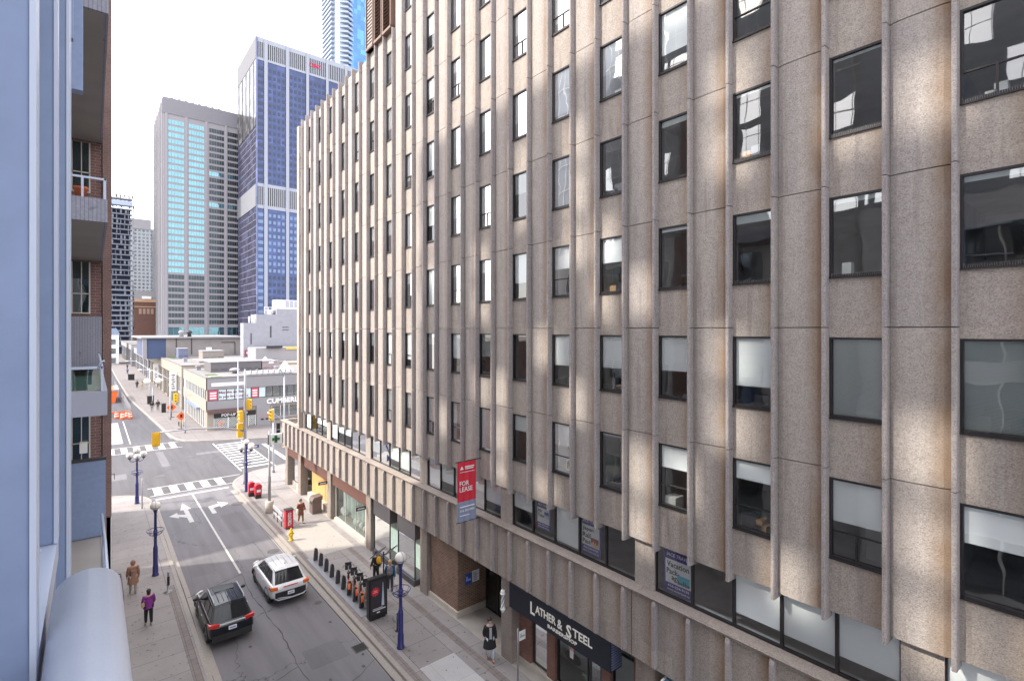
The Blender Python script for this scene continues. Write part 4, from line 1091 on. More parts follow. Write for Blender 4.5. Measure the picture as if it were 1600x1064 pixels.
for x, y, lab in ((24.5, 89, 'white pyramid skylight at the right end of the pop-up shop roof'), (21.9, 104, 'white pyramid skylight peeking over the charcoal enclosure'), (25.6, 106, 'small white pyramid skylight beside the bigger one')):
    t = thing('skylight', lab, 'skylight', (x, y, 7.3), 'white skylights on the pop-up shop roof')
    MB().box(x-.9, x+.9, y-.9, y+.9, 7.2, 7.5).build('base', m_white, t)
    MB().add([(x-.85, y-.85, 7.5), (x+.85, y-.85, 7.5), (x+.85, y+.85, 7.5), (x-.85, y+.85, 7.5), (x, y, 8.9)], [(0, 1, 4), (1, 2, 4), (2, 3, 4), (3, 0, 4), (3, 2, 1, 0)]).build('glazing', m_white, t)
vt = thing('roof_vent', 'white domed roof vent in front of the charcoal enclosure', 'roof vent', (16.9, 88, 7.3))
MB().lathe([(.35, 0), (.35, .4), (.75, .45), (.75, .6), (.5, .8), (.1, .88)], (16.9, 88, 7.26), 16).build('cowl', m_rendg, vt); MB().lathe([(.5, 0), (.5, .1), (.4, .12)], (16.9, 88, 7.2), 12).build('flange', m_dark, vt)
pp = thing('roof_duct', 'long white duct and pipes lying along the pop-up shop parapet', 'duct', (20, 83, 7.3))
MB().box(17.4, 24.2, 83.2, 83.7, 7.5, 7.85).build('duct', m_white, pp)
q = MB()
for i in range(9): q.box(17.3+i*.8, 17.42+i*.8, 83.1, 83.8, 7.26, 7.95)
for i in range(5): q.ball((18.2+i*1.4, 84.3, 7.6), .28, 0, 8)
q.build('bracket', m_rendg, pp); MB().tube([(12.5, 82.4, 7.4), (17.3, 82.6, 7.5), (24, 82.6, 7.5)], .06, 6).build('pipe', m_alu, pp)
for i, (x, y, z) in enumerate(((20, 86, 7.26), (23.5, 90, 7.26), (13.6, 99, 7.26), (26.5, 84.5, 7.26), (18.5, 109, 7.66), (14, 118, 7.66), (23, 110, 7.66), (21, 134, 7.66), (14.5, 165, 7.66), (19.5, 130, 7.66))):
    t = thing('roof_vent', 'small grey box vent with a hood on the low shop roofs', 'roof vent', (x, y, z), 'small roof vents on the shops')
    MB().box(x-.3, x+.3, y-.3, y+.3, z, z+.55).build('base', m_gt0, t); MB().prism([(x-.42, z+.56), (x+.42, z+.56), (x+.3, z+.75), (x-.3, z+.75)], 'y', y-.4, y+.4).build('hood', m_dark if i % 3 == 0 else m_gt0, t)
# second and third shops along the far street
def retail(lab, y0, y1, x0, h, col, n, signcol, cat='shop building'):
    t = thing('retail_building', lab, cat, (x0+10, y0, 0), 'low shops along the far street')
    MB().box(x0+.35, 40, y0+.2, y1-.2, .1, h-.05).build('wall', col, t)
    MB().box(x0, 29, y0, y1, h-1.9, h).box(x0, x0+.4, y0, y0+1.0, .1, h-1.9).build('fascia', col, t)
    MB().box(x0+.1, 28.9, y0+.1, y1-.1, h, h+.06).build('roof', m_roof, t)
    MB().box(x0-.04, x0+.2, y0, y1, h+.06, h+.16).box(x0+.2, 29, y0-.03, y0+.2, h+.06, h+.16).build('parapet_cap', pm('dark_flashing', (.16, .15, .15), .6), t)
    st_ = (y1-y0)/n
    for i in range(n):
        a = y0+i*st_
        w_ = MB().box(x0+.30, x0+.34, a+1.1, a+st_-.4, .4, h-2.0).build('shop_window', m_tint, t)
        MB().box(x0+.05, x0+.35, a+.5, a+1.05, .1, h-1.9).build('pilaster', col, t)
        f = MB()
        for q in range(1, 4): f.box(x0+.27, x0+.30, a+1.1+(st_-1.5)*q/4-.06, a+1.1+(st_-1.5)*q/4+.06, .4, h-2.0)
        f.box(x0+.26, x0+.30, a+1.1, a+st_-.4, 2.6, 2.8); f.build('window_frame', m_dark if i % 2 else m_white, w_)
    return t
r1 = retail('second low cream shop with deep fascia and moss on its roof', 105, 172, 11.9, 7.6, m_rend, 9, None)
MB().box(13.2, 16.2, 132, 158, 7.67, 7.72).build('moss_patch', m_grass, r1)
r2 = retail('third low grey shop further down the far street', 174, 238, 11.9, 7.3, m_rendg, 8, None)
r3 = retail('farthest low shop at the end of the far street', 240, 330, 11.2, 8.2, m_rendg, 8, None)
for y, lab, h0, h1 in ((110.5, 'white vertical blade sign on the second cream shop, nearest of the two', 2.9, 6.4), (143, 'white vertical blade sign hanging further down the second cream shop', 2.2, 6.2)):
    t = thing('blade_sign', lab, 'sign', (11.3, y, 4), 'white blade signs down the far street')
    MB().box(10.7, 11.75, y-.08, y+.08, h0, h1).build('board', m_white, t)
    q = MB()
    for i in range(7): q.box(11.0+.1*(i % 2), 11.5-.08*(i % 3), y-.095, y-.085, h0+.4+i*.4, h0+.55+i*.4)
    q.build('writing', blk, t)
    MB().box(11.75, 11.9, y-.04, y+.04, h1-.3, h1-.2).build('bracket', m_dark, t)
# upper storey block behind
UB = thing('rooftop_building', 'long low grey upper storey with white roof edge and dark blue end wall', 'building', (18, 140, 7))
MB().box(8.9+4.0, 28.6, 140.2, 175, 7.6, 12.0).build('wall', pm('weathered_grey_boards', (.24, .22, .215), .9, var=.35, scale=.35), UB)
MB().box(9.4, 12.9, 140.25, 175, 7.4, 11.9).build('blue_wall', pm('dark_blue_cladding', (.045, .07, .15), .6, var=.1), UB)
MB().box(8.2, 29.2, 139.6, 176, 12.0, 12.35).build('roof', m_rendg, UB)
MB().box(8.6, 9.3, 140.0, 141, 7.4, 12).build('end_wall', m_rendg, UB)
dd2 = MB().box(20.8, 22.0, 140.1, 140.2, 7.6, 9.8).build('door', m_white, UB)
MB().box(14.8, 14.95, 140.1, 140.19, 8.2, 12).box(17.8, 17.95, 140.1, 140.19, 8.2, 12).build('downpipe', m_dark, UB)
MB().box(24.0, 27.0, 140.0, 140.2, 10.9, 11.0).box(26.9, 27.0, 140, 140.2, 8, 10.9).build('door_frame', m_dark, UB)
vt = thing('roof_vent', 'dark cluster of roof fans on the white-edged upper storey', 'roof vent', (16.5, 145, 12.4))
for i in range(2): MB().lathe([(.5, 0), (.3, .6), (.7, .9), (.5, 1.3), (.1, 1.5)], (16.2+i*1.6, 143, 12.35), 10).build('fan_cowl', m_dark if i else m_rendg, vt)
BX = thing('warehouse_building', 'low grey walled roof structure with a yellow edge at the right', 'building', (34, 118, 0))
MB().box(25.3, 45, 112, 119, 7.2, 10.3).build('wall', m_rendg, BX); MB().box(31, 45, 111.8, 112, 9.9, 10.4).build('yellow_edge', pm('yellow_edge', (.6, .42, .1), .7), BX)
MB().box(27.2, 30.2, 111.4, 111.95, 10.25, 10.7).build('dark_duct', m_black, BX)
WB = thing('white_building', 'tall blank white-painted building with streaked walls behind the shops', 'building', (33, 125, 0))
m_wht = pm('streaked_white_paint', (.27, .27, .305), .85, var=.15, scale=.25, fine=.1, bscale=1.2)
MB().box(24.7, 27.2, 120, 123, 0, 15.4).box(27.2, 31.3, 120, 125, 0, 17.3).box(31.3, 60, 120, 128, 0, 18.6).build('wall', m_wht, WB)
MB().box(26.1, 26.25, 119.9, 120, 10.9, 13.2).box(30.0, 30.2, 119.9, 120, 12.3, 14.8).box(32.5, 33.8, 119.92, 120, 13.9, 14.0).box(32.5, 33.8, 119.92, 120, 14.5, 14.6).build('wall_slot', m_dark, WB)
hv = thing('rooftop_unit', 'large white louvred air-conditioning unit on top of the white building', 'rooftop unit', (32, 122, 19), 'plant on the white building')
MB().box(31.4, 37, 120.6, 124, 18.6, 20.6).build('casing', m_white, hv)
for i in range(3): MB().box(33.3+i*.95, 34.05+i*.95, 120.52, 120.6, 19.0, 20.5).build('louvre', pm('grey_louvre', (.35, .36, .42), .6), hv)
hv = thing('rooftop_unit', 'small white frame and fans left of the large rooftop unit', 'rooftop unit', (30, 122, 18), 'plant on the white building')
q = MB()
for i in range(3): q.box(29.0+i*.8, 29.08+i*.8, 121, 121.1, 17.5, 18.9)
q.box(29, 31.2, 121, 121.1, 18.85, 18.95).box(29, 31.2, 121, 121.1, 18.2, 18.3); q.build('frame', m_white, hv); MB().ball((31.0, 121.5, 17.9), .6).build('fan', m_rendg, hv)
ch_ = thing('roof_pipe', 'pair of short white flue pipes on the white building step', 'flue', (26, 121, 15), 'plant on the white building')
MB().lathe([(.15, 0), (.15, 1.4)], (26.0, 121, 15.4), 8).build('pipe', m_white, ch_); MB().lathe([(.15, 0), (.15, 1.4)], (26.5, 121, 15.4), 8).build('pipe', m_white, ch_)
rs = thing('fascia_sign', 'small red and white sign strip at the foot of the white building', 'sign', (27, 119.5, 9))
MB().box(24.9, 28.0, 119.6, 119.8, 8.6, 9.6).build('board', pm('dull_red_board', (.35, .05, .07), .6), rs)
q = MB()
for i in range(7): q.box(25.2+i*.4, 25.4+i*.4, 119.55, 119.6, 8.8+.08*(i % 2), 9.35)
q.build('letter_blocks', m_white, rs)
fw = thing('white_end_building', 'small white building with square dark windows at the end of the far street', 'building', (5, 262, 0))
MB().box(-8, 8.2, 262, 275, 0, 12).build('wall', m_white, fw)
MB().prism([(-8, 12), (8.6, 12), (7.4, 14.5), (-8, 14.5)], 'y', 261.5, 275).build('roof', pm('slate_blue', (.2, .25, .35), .7), fw)
for x in (1.0, 3.8, 6.3):
    for z in (.4, 4.3, 7.9): MB().box(x-.9, x+.9, 261.9, 261.99, z, z+2.2).build('window', m_tint, fw)

# ================================================================ towers
def grid(parent, rects, m, name='window', depth=.15, cap=100, framem=None):
    """rects: list of callables making geometry, largest first; past cap the rest is one stuff part"""
    rest = MB()
    for i, r in enumerate(rects):
        if i < cap:
            mb = MB(); r(mb); mb.build(name, m, parent)
        else: r(rest)
    if rest.v: rest.build(name, m, parent)['kind'] = 'stuff'
# grey tower with sky and dark reflections put into the glass tint by bay
GT = thing('grey_tower', 'tall grey concrete office tower with rows of windows, some tinted as cyan reflections', 'tower', (60, 350, 0))
m_gt = pm('tower_grey_concrete', (.29, .28, .305), .85, var=.05, scale=.1)
YG = 332.7
MB().box(29.4, 95, YG, 388, 0, 139.5).build('wall', m_gt, GT)
m_cy = tglass('cyan_reflection_glass', (.02, .06, .075), (.20, .38, .43), .6, .02, (1.5, 50, 3.55))
m_dk = tglass('dark_reflection_glass', (.004, .008, .012), (.3, .4, .45), .06, .03, (1.5, 50, 3.55))
RH = (127.7-19.2)/31.
bays = [(31.6, 39.0), (41.0, 48.6), (50.9, 58.4), (60.2, 67.0), (69.5, 77)]
rects = []
def mkrow(x0, x1, z, h, n_, y=YG):
    def r(mb):
        w_ = (x1-x0)/n_
        for i in range(n_): mb.box(x0+i*w_+.07, x0+(i+1)*w_-.07, y-.06, y+.05, z, z+h, 0)
    return r
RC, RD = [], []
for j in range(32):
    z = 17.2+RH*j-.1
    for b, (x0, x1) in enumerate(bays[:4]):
        cy = (b == 0 and j > 7) or (b == 1 and j > 7) or (b > 1 and j in (19, 24))  # cyan stands for mirrored sky, dark for mirrored buildings, painted as tint
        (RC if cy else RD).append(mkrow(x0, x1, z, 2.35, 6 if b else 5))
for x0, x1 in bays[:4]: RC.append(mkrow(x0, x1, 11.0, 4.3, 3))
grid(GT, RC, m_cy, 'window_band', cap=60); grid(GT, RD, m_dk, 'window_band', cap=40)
rb = MB()
for x in (30.2, 39.4, 49.0, 58.8, 67.6): rb.box(x, x+1.1, YG-.35, YG-.02, 4, 131)
rb.build('pier', pm('tower_pier_grey', (.31, .30, .325), .85, var=.05), GT)
lf = MB()
for i in range(7): lf.box(28.6, 29.38, YG+1+i*7.5, YG+2.2+i*7.5, 4, 139)
lf.build('side_pier', pm('tower_pier_grey', (.31, .30, .325), .85, var=.05), GT)
sd = MB()
for j in range(32):
    sd.box(29.3, 29.395, YG+2.2, 388, 17.2+RH*j, 19.4+RH*j)
sd.build('side_windows', m_dk, GT)['kind'] = 'stuff'
MB().box(29.1, 96, YG-.3, YG-.02, 131, 139.6).build('crown_panel', pm('tower_crown_grey', (.22, .215, .24), .85, var=.06, scale=.6), GT)
tl = MB()
for i in range(8): tl.box(33+i*3.2, 34.2+i*3.2, YG+1, YG+2, 139.5, 140.6)
tl.build('roof_plant', m_gt, GT)
# blue tower
BT = thing('blue_tower', 'dark blue glass tower with white piers and louvred white bands', 'tower', (100, 300, 0))
YB2 = 283.5
m_bw = pm('tower_white_stone', (.30, .32, .38), .7, var=.04)
m_bl = tglass('blue_tower_glass', (.012, .018, .05), (.09, .125, .28), .3, .02, (1.9, 50, 3.55))
m_bl2 = tglass('slate_tower_glass', (.04, .04, .08), (.25, .28, .45), .3, .04, (50, 2.6, 3.55))
m_pw = tglass('pale_square_panes', (.06, .09, .17), (.2, .3, .46), .3, .02)
m_dp = tglass('dark_square_panes', (.004, .008, .03), (.2, .28, .5), .06, .02)
MB().box(64.3, 130, YB2+.3, 326.5, 0, 160).build('core', m_bl2, BT)
MB().box(64.3, 130, YB2+.15, YB2+.3, 0, 160).build('glass_front', m_bl, BT)
top_, mid0, mid1 = 163.0, 76.8, 88.0
cr = MB()
cr.box(64.05, 130, YB2-.1, YB2+.14, 160.6, top_).box(64.05, 130, YB2-.1, YB2+.14, 151.4, 152.6)
c2_ = MB().box(64.05, 130, YB2-.1, YB2+.14, mid0-.9, mid0+.8).box(64.05, 130, YB2-.1, YB2+.14, mid1-1, mid1+.6)
cr.box(64.3, 130, YB2+.15, 326.5, 160.1, 162.9)
cr.build('top_band', m_bw, BT)
c2_.build('middle_band', m_bw, BT)
m_bws = pm('sun_toned_side_stone', (.17, .175, .20), .7, var=.06)  # side stone and crown darkened in colour to offset the full sun
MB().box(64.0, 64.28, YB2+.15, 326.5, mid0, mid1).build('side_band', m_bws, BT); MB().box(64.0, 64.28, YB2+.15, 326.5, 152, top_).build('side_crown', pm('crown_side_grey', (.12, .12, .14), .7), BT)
sl2 = MB()
for i in range(5): sl2.box(63.98, 64.11, YB2+4.5+i*8.6, YB2+5.3+i*8.6, 118, 152)
sl2.build('side_dark_piers', m_dark, BT)
MB().box(65, 129, YB2+.05, YB2+.14, 152.6, 160.6).build('louvre_recess', m_black, BT); MB().box(65, 129, YB2+.05, YB2+.14, mid0+.8, mid1-1).build('louvre_recess', m_black, BT)
fn = MB(); x = 64.3
while x < 128:
    for z0, z1 in ((152.6, 160.6), (mid0+.8, mid1-1)): fn.box(x, x+.42, YB2-.08, YB2+.04, z0, z1)
    x += 1.0
fn.build('louvre_fins', m_bw, BT)
for (a, b) in ((64.0, 64.7), (67.9, 69.5), (78.5, 80.0), (88.8, 90.2), (99.4, 100.8), (110, 111.4)):
    MB().box(a, b, YB2-.5, YB2-.101, 4, top_-.4).build('pier', m_bw if a > 65 else m_bl2, BT)
R_ = []; Rd = []
FB = 3.55
for j in range(1, 41):
    z = 8+FB*j
    if z > 147 or mid0-3 < z < mid1: continue
    for bi, (a, b) in enumerate(((64.9, 67.8), (69.7, 78.4), (80.2, 88.7), (90.4, 99.3))):
        n_ = 1 if bi == 0 else 4
        def mk(a=a, b=b, z=z, n_=n_):
            def r(mb):
                for i in range(n_):
                    c_ = a+(b-a)*(i+.5)/n_; mb.box(c_-(.62 if n_ > 1 else 1.2), c_+(.62 if n_ > 1 else 1.2), YB2+.08, YB2+.149, z, z+1.7)
            return r
        (R_ if 40 < z < mid0 or (bi == 0 and z < mid0) else Rd).append(mk())
grid(BT, R_, m_pw, 'window_band', cap=50); grid(BT, Rd, m_dp, 'window_band', cap=50)
sm_ = MB()
for i in range(17): sm_.box(64.15, 64.29, YB2+.3+i*2.55, YB2+.42+i*2.55, 4, 152)
for j in range(42):
    z = 6+FB*j
    if mid0-1 < z < mid1: continue
    sm_.box(64.18, 64.29, YB2+.3, 326, z, z+.45)
sm_.build('side_mullion_grid', pm('slate_mullion', (.13, .13, .18), .6), BT)
MB().box(64.12, 64.17, YB2+.4, 326.4, 118, 152).build('sunlit_tint_sheet', tglass('sunlit_tint_glass', (.14, .14, .15), (.30, .30, .31), .6, .02, (50, 2.55, 3.55)), BT)  # paler sheet: sunlit look of the upper side put into its colour
text('lettering', 'CIBC', 2.2, pm('crimson_letters', (.5, .02, .08), .5), BT, (93.5, YB2-.12, 157.3), '-Y', width=7, ext=.1, bold=.02)
# condominium tower with stacked balconies
CT = thing('condominium_tower', 'very tall pale blue glass tower with zigzag stacks of white balconies', 'tower', (130, 330, 0))
MB().box(120.4, 126.0, 318.5, 350, 0, 290).build('white_core', pm('condo_white', (.30, .35, .43), .6, var=.05), CT)
MB().box(126.0, 165, 318.6, 350, 0, 290).build('glass_wall', tglass('sky_blue_curtain_wall', (.03, .10, .28), (.12, .28, .58), .4, .05, (2.2, 50, 3.1)), CT)
for j in range(26, 90):
    z = 3.1*j
    wv_ = .9*math.sin(j*.22)
    b_ = MB().prism([(118.0+wv_*.3, 327), (120.4, 327), (120.4, 345), (118.0+wv_*.3, 345)], 'z', z, z+1.15)
    b_.prism([(120.2, 318.5), (124.6, 315.7), (128.1+wv_+.035*(j-55), 318.5), (120.4, 318.52)], 'z', z, z+1.2)
    b_.build('balcony', pm('condo_white', (.30, .35, .43), .6, var=.05), CT)
# tower under construction
KT = thing('unfinished_tower', 'tower under construction with open floors and scaffolding on its top', 'tower', (10, 385, 0))
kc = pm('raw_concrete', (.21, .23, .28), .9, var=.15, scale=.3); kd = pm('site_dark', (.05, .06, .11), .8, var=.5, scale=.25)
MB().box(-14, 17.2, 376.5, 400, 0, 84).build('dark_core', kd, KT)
for j in range(30):
    z = 4+j*2.95
    x1 = 18.5 if j < 16 else 17.9
    MB().box(-14, x1, 372.5, 376.4, z, z+(.55 if j > 11 else .9)).build('floor_slab', kc, KT)
cl_ = MB()
for j in range(30):
    z = 4+j*2.95
    for i in range(9):
        x = 2.5+i*1.95+random.uniform(-.3, .3)
        if random.random() < .8: cl_.box(x, x+random.choice([.25, .5, .9]), 373.2, 373.6, z+.9, z+2.95)
cl_.build('columns_and_props', kc, KT)
MB().box(-14, 18, 372, 377, 86, 88.6).build('formwork_deck', pm('formwork_blue', (.4, .47, .6), .7), KT)
q = MB()
for i in range(7): q.tube([(6+i*2, 373, 88.6), (8+i*2.1, 373, 91.5+.2*i)], .12, 4).tube([(4, 373, 89+i*.35), (20.8, 373, 90.2+i*.35)], .09, 4)
for i in range(5): q.box(18, 20.8, 373, 374, 83.5+i*1.4, 83.8+i*1.4)
q.build('scaffold', pm('rusty_scaffold', (.25, .16, .12), .8), KT)
# white apartment tower
WT = thing('white_apartment_tower', 'white apartment tower with many small windows between the grey tower and the one under construction', 'tower', (32, 520, 0))
MB().box(10, 37.2, 515, 545, 0, 104).box(37.2, 43, 517, 545, 0, 97).build('wall', pm('white_tower_paint', (.32, .33, .35), .8), WT)
MB().box(20, 36.5, 514.5, 515, 96, 104).build('crown', m_rendg, WT)
R_ = []
for j in range(32):
    z = 4+j*2.9
    for i in range(5):
        x = 26.0+i*2.7
        def mk(x=x, z=z):
            def r(mb): mb.box(x, x+.62, 514.85, 515.1, z, z+1.6).box(x+.75, x+1.4, 514.85, 515.1, z, z+1.6)
            return r
        R_.append(mk())
R_.reverse(); grid(WT, R_, tglass('grey_small_panes', (.06, .08, .09), (.6, .7, .75), .3, .02, (.9, 50, 2.9)), cap=100)
BR = thing('brown_brick_building', 'dark brown brick building with a sandstone top band below the white tower', 'building', (24, 370, 0))
MB().box(18.6, 34, 366, 385, 0, 30.5).build('wall', brick('dark_brown_brick', (.10, .05, .04), (.14, .07, .055), (.15, .1, .09), .6, .25), BR)
MB().box(18.5, 34, 365.8, 366, 30.0, 31.6).box(18.5, 34, 365.8, 366, 27.0, 27.5).build('sandstone_band', pm('sandstone', (.45, .28, .17), .8), BR)
MB().box(18.6, 34, 366, 385, 31.6, 36.5).build('parapet', m_rendg, BR)
for i in range(4): MB().box(20.6+i*1.9, 21.9+i*1.9, 365.8, 365.98, 23.0, 26.2).build('window', pm('brown_pane', (.3, .2, .15), .6), BR)
MB().box(22, 26.5, 365.4, 365.9, 31.8, 33.4).build('parapet_sign', m_white, BR)
# ================================================================ street furniture
m_navy = pm('navy_lamp_paint', (.025, .03, .16), .35, var=.08, spec=.6)
m_globe = pm('milky_globe', (.78, .76, .70), .25, var=.06, scale=6, spec=.6)
m_gal = pm('galvanised_steel', (.34, .35, .38), .45, metal=.5, var=.1)
def lampbase(t, x, y, h):
    pole = MB().lathe([(.17, 0), (.17, .06), (.14, .10), (.13, .5), (.115, .55), (.115, 1.55), (.10, 1.62), (.075, 1.7), (.066, h-.1), (.09, h-.05), (.09, h)], (x, y, .13), 12)
    for i in range(8):
        a = i*PI/4; pole.obox((x+.125*math.cos(a), y+.125*math.sin(a), .13+.32), (.02, .03, .5), a)
    pole.build('pole', m_navy, t)
    r = MB().torus((x, y, .13+2.55), .42, .018, 'z', 24, 6).torus((x, y, .13+2.35), .30, .015, 'z', 20, 6)
    for i in range(8):
        a = i*PI/4; r.tube([(x+.42*math.cos(a), y+.42*math.sin(a), 2.68), (x+.30*math.cos(a), y+.30*math.sin(a), 2.48), (x+.07*math.cos(a), y+.07*math.sin(a), 2.36)], .01, 4)
    r.lathe([(.10, 0), (.10, .35)], (x, y, 2.35), 10); r.build('basket_ring', m_navy if True else m_black, t)
def globe(t, x, y, z, r=.25):
    g = MB().ball((x, y, z), r, 0, 20).build('globe', m_globe, t)
    c = MB().lathe([(.07, -r-.1), (.13, -r+.02), (.19, -r*.62), (.20, -r*.55)], (x, y, z), 12)
    for k in range(3):
        a = k*PI/3; c.torus((x, y, z), r+.008, .008, 'x', 20, 4) if k == 0 else None
    c.torus((x, y, z-r*.35), r*.96, .012, 'z', 20, 4); c.build('globe_cradle', m_navy, g)
def lamp1(x, y, lab):
    t = thing('street_lamp', lab, 'street lamp', (x, y, .13), 'navy globe street lamps'); lampbase(t, x, y, 3.6); globe(t, x, y, 4.05); return t
def lampN(x, y, lab, n):
    t = thing('street_lamp', lab, 'street lamp', (x, y, .13), 'navy globe street lamps'); lampbase(t, x, y, 3.85)
    a_ = MB()
    for i in range(n):
        a = i*2*PI/n+PI/6; ex, ey = x+.52*math.cos(a), y+.52*math.sin(a)
        a_.tube([(x, y, 3.55), (x+.3*math.cos(a), y+.3*math.sin(a), 3.45), (ex, ey, 3.55), (ex, ey, 3.62)], .028, 6)
        globe(t, ex, ey, 3.97, .24)
    a_.build('arm', m_navy, t); globe(t, x, y, 4.36, .24); return t
lamp1(2.74, 35.16, 'navy lamp post with a single globe on the left pavement near the tan coat')
lamp1(10.4, 20.38, 'navy lamp post with a single globe beside the black advertising panel on the right pavement')
lampN(2.73, 50.6, 'navy lamp post with a cluster of globes at the left corner of the crossing', 3)
lampN(10.2, 48.42, 'navy lamp post with a cluster of globes beside the red mailboxes at the right corner', 4)
def farlamp(x, y, lab, grp='far street lamps'):
    t = thing('street_lamp', lab, 'street lamp', (x, y, .13), grp)
    MB().lathe([(.12, 0), (.07, .5), (.06, 3.9)], (x, y, .13), 8).build('pole', m_gal, t)
    for dx in (-.8, .9): MB().ball((x+dx, y, 4.6), .52, 0, 12).build('globe', m_globe, t)
    MB().tube([(x-.8, y, 4.1), (x, y, 4.2), (x+.9, y, 4.1)], .04, 6).build('arm', m_gal, t)
farlamp(8.45, 114, 'far grey lamp with two big white globes on the pavement beyond the crossing')

# ---- traffic signals
m_sig = pm('signal_yellow', (.78, .47, .02), .45, var=.06)
lens = [pm('lens_red', (.20, .02, .02), .3), pm('lens_amber', (.30, .16, .02), .3), pm('lens_green', (.02, .2, .1), .3)]
def signal(lab, x, y, z, face, h=1.05, wdt=.36, plate=False, parent=None):
    """face: unit vector the lenses look towards; z is the bottom"""
    t = thing('traffic_signal', lab, 'traffic light', (x, y, z), 'yellow traffic signals')
    a = math.atan2(face[1], face[0]); R = Matrix.Rotation(a, 3, 'Z')
    def P_(v): return Vector((x, y, z)) + R @ Vector(v)
    MB().obox(P_((0, 0, h/2)), (.28, wdt, h), rot=R).build('housing', m_sig, t, bevel=.02)
    if plate: MB().obox(P_((-.05, 0, h/2)), (.03, wdt+.2, h+.16), rot=R).obox(P_((-.17, 0, h*.25)), (.04, wdt*.8, h*.28), rot=R).obox(P_((-.17, 0, h*.75)), (.04, wdt*.8, h*.28), rot=R).build('backplate', m_sig, t)
    for i in range(3):
        zc = h*(5-2*i)/6
        rot = R @ Matrix.Rotation(PI/2, 3, 'Y')
        ring = [P_((.142, .11*math.cos(q), zc+.11*math.sin(q))) for q in [j*PI/6 for j in range(12)]]
        lo = MB().add(ring, [tuple(range(12))]).build('lens', lens[i], t)
        v = MB(); pts = [(.125*math.cos(q), zc+.125*math.sin(q)) for q in [PI*j/8 for j in range(9)]]
        for (a1, b1), (a2, b2) in zip(pts[:-1], pts[1:]):
            v.add([P_((.14, a1, b1)), P_((.14, a2, b2)), P_((.33, a2, b2)), P_((.33, a1, b1))], [(0, 1, 2, 3)])
        v.build('visor', m_sig, lo)
    return t
sp = thing('signal_pole', 'tall grey signal pole with a long arm over the crossing at the right corner', 'signal pole', (10.61, 50.88, .13))
MB().lathe([(.19, 0), (.17, .3), (.15, .4), (.12, 6), (.10, 8.1), (.07, 10.3)], (10.61, 50.88, .13), 12).build('pole', m_gal, sp)
MB().tube([(10.6, 50.9, 4.9), (8.9, 51, 5.35), (6.6, 51, 5.55), (4.3, 51, 5.55)], [.09, .08, .06, .045], 8).build('arm', m_gal, sp)
MB().tube([(10.61, 50.88, 7.9), (10.8, 51, 8.1), (10.93, 51, 7.8)], .04, 6).build('bracket', m_gal, sp)
signal('yellow traffic signal seen from behind at the end of the long arm', 4.02, 51, 4.5, (0, 1), 1.0, .36, True)
signal('upper yellow traffic signal on the tall corner pole, facing right', 10.95, 51, 6.75, (.7, -.7), .95)
signal('lower big yellow traffic signal on the tall corner pole, seen from behind', 10.22, 51, 4.35, (-.1, 1), 1.25, .46)
signal('middle slim yellow traffic signal on the tall corner pole, facing left', 10.25, 50.8, 5.75, (-1, -.1), 1.0)
sn = thing('street_name_sign', 'small blue street name sign on the corner signal pole', 'sign', (11.2, 50.9, 3.3))
MB().box(10.75, 11.75, 50.86, 50.89, 3.25, 3.5).build('plate', pm('street_sign_blue', (.03, .07, .28), .5), sn); MB().box(10.85, 11.6, 50.85, 50.859, 3.33, 3.42).build('writing', wh, sn)
p2 = thing('signal_pole', 'slim grey signal pole beside the podium corner beyond the green cross sign', 'signal pole', (13.4, 52.5, .13))
MB().lathe([(.14, 0), (.09, .3), (.08, 6.2)], (13.6, 53.2, .13), 10).build('pole', m_gal, p2)
signal('yellow traffic signal on the slim pole beside the green cross sign', 13.4, 53.2, 5.2, (-.7, -.7), 1.05)
wl_ = thing('walk_signal', 'grey walk signal box hanging on the slim pole near the green cross', 'walk signal', (13.9, 52.8, 4))
MB().box(13.75, 14.15, 52.9, 53.1, 3.6, 5.0).build('housing', m_gal, wl_); MB().box(13.8, 14.1, 52.88, 52.899, 4.35, 4.9).box(13.8, 14.1, 52.88, 52.899, 3.7, 4.25).build('display', m_black, wl_)
ss = thing('street_light', 'street light with a bent arm over the right corner', 'street light', (13.75, 53, .13))
MB().tube([(14.9, 53.5, 4.6), (13.9, 53.5, 5.6), (13.45, 53.5, 5.9)], [.07, .05, .05], 8).tube([(14.9, 53.5, .13), (14.9, 53.5, 4.6)], .07, 8).build('arm', m_gal, ss)
MB().ball((13.35, 53.5, 5.95), .17, 0, 12, 1.6, 1, .6).build('lamp_head', m_white, ss)
def farpole(x, y, h, lab, arm=None):
    t = thing('light_pole', lab, 'light pole', (x, y, .1), 'grey poles beyond the crossing')
    MB().lathe([(.13, 0), (.11, .4), (.07, h)], (x, y, .1), 8).build('pole', m_gal, t)
    if arm: MB().tube([(x, y, h-.2), (x+arm[0]*.6, y+arm[1]*.6, h+arm[2]), (x+arm[0], y+arm[1], h+arm[2]*.9)], [.06, .05, .04], 6).build('arm', m_gal, t); MB().ball((x+arm[0], y+arm[1], h+arm[2]*.85), .22, 0, 10, 1.5, 1, .5).build('lamp_head', m_white, t)
farpole(9.6, 81, 8.1, 'bare grey pole at the near corner of the far pavement')
farpole(19.6, 71.5, 7.9, 'grey street light leaning left in front of the CUMBERLAND lettering', (-1.6, 0, 2.1))
farpole(9.25, 94.4, 6.5, 'grey pole carrying a signal arm over the far street', (-3.2, 10, 1.0))
farpole(8.7, 124, 6.3, 'slimmer far grey pole on the far pavement', (-3, 12, 1.2))
farpole(15.47, 78.4, 9.5, 'tall thin pole in front of the pop-up shop', (.5, 0, .4))
signal('yellow traffic signal with backplate over the far pavement', 9.7, 92, 3.05, (-.2, -1), 1.25, .45, True)
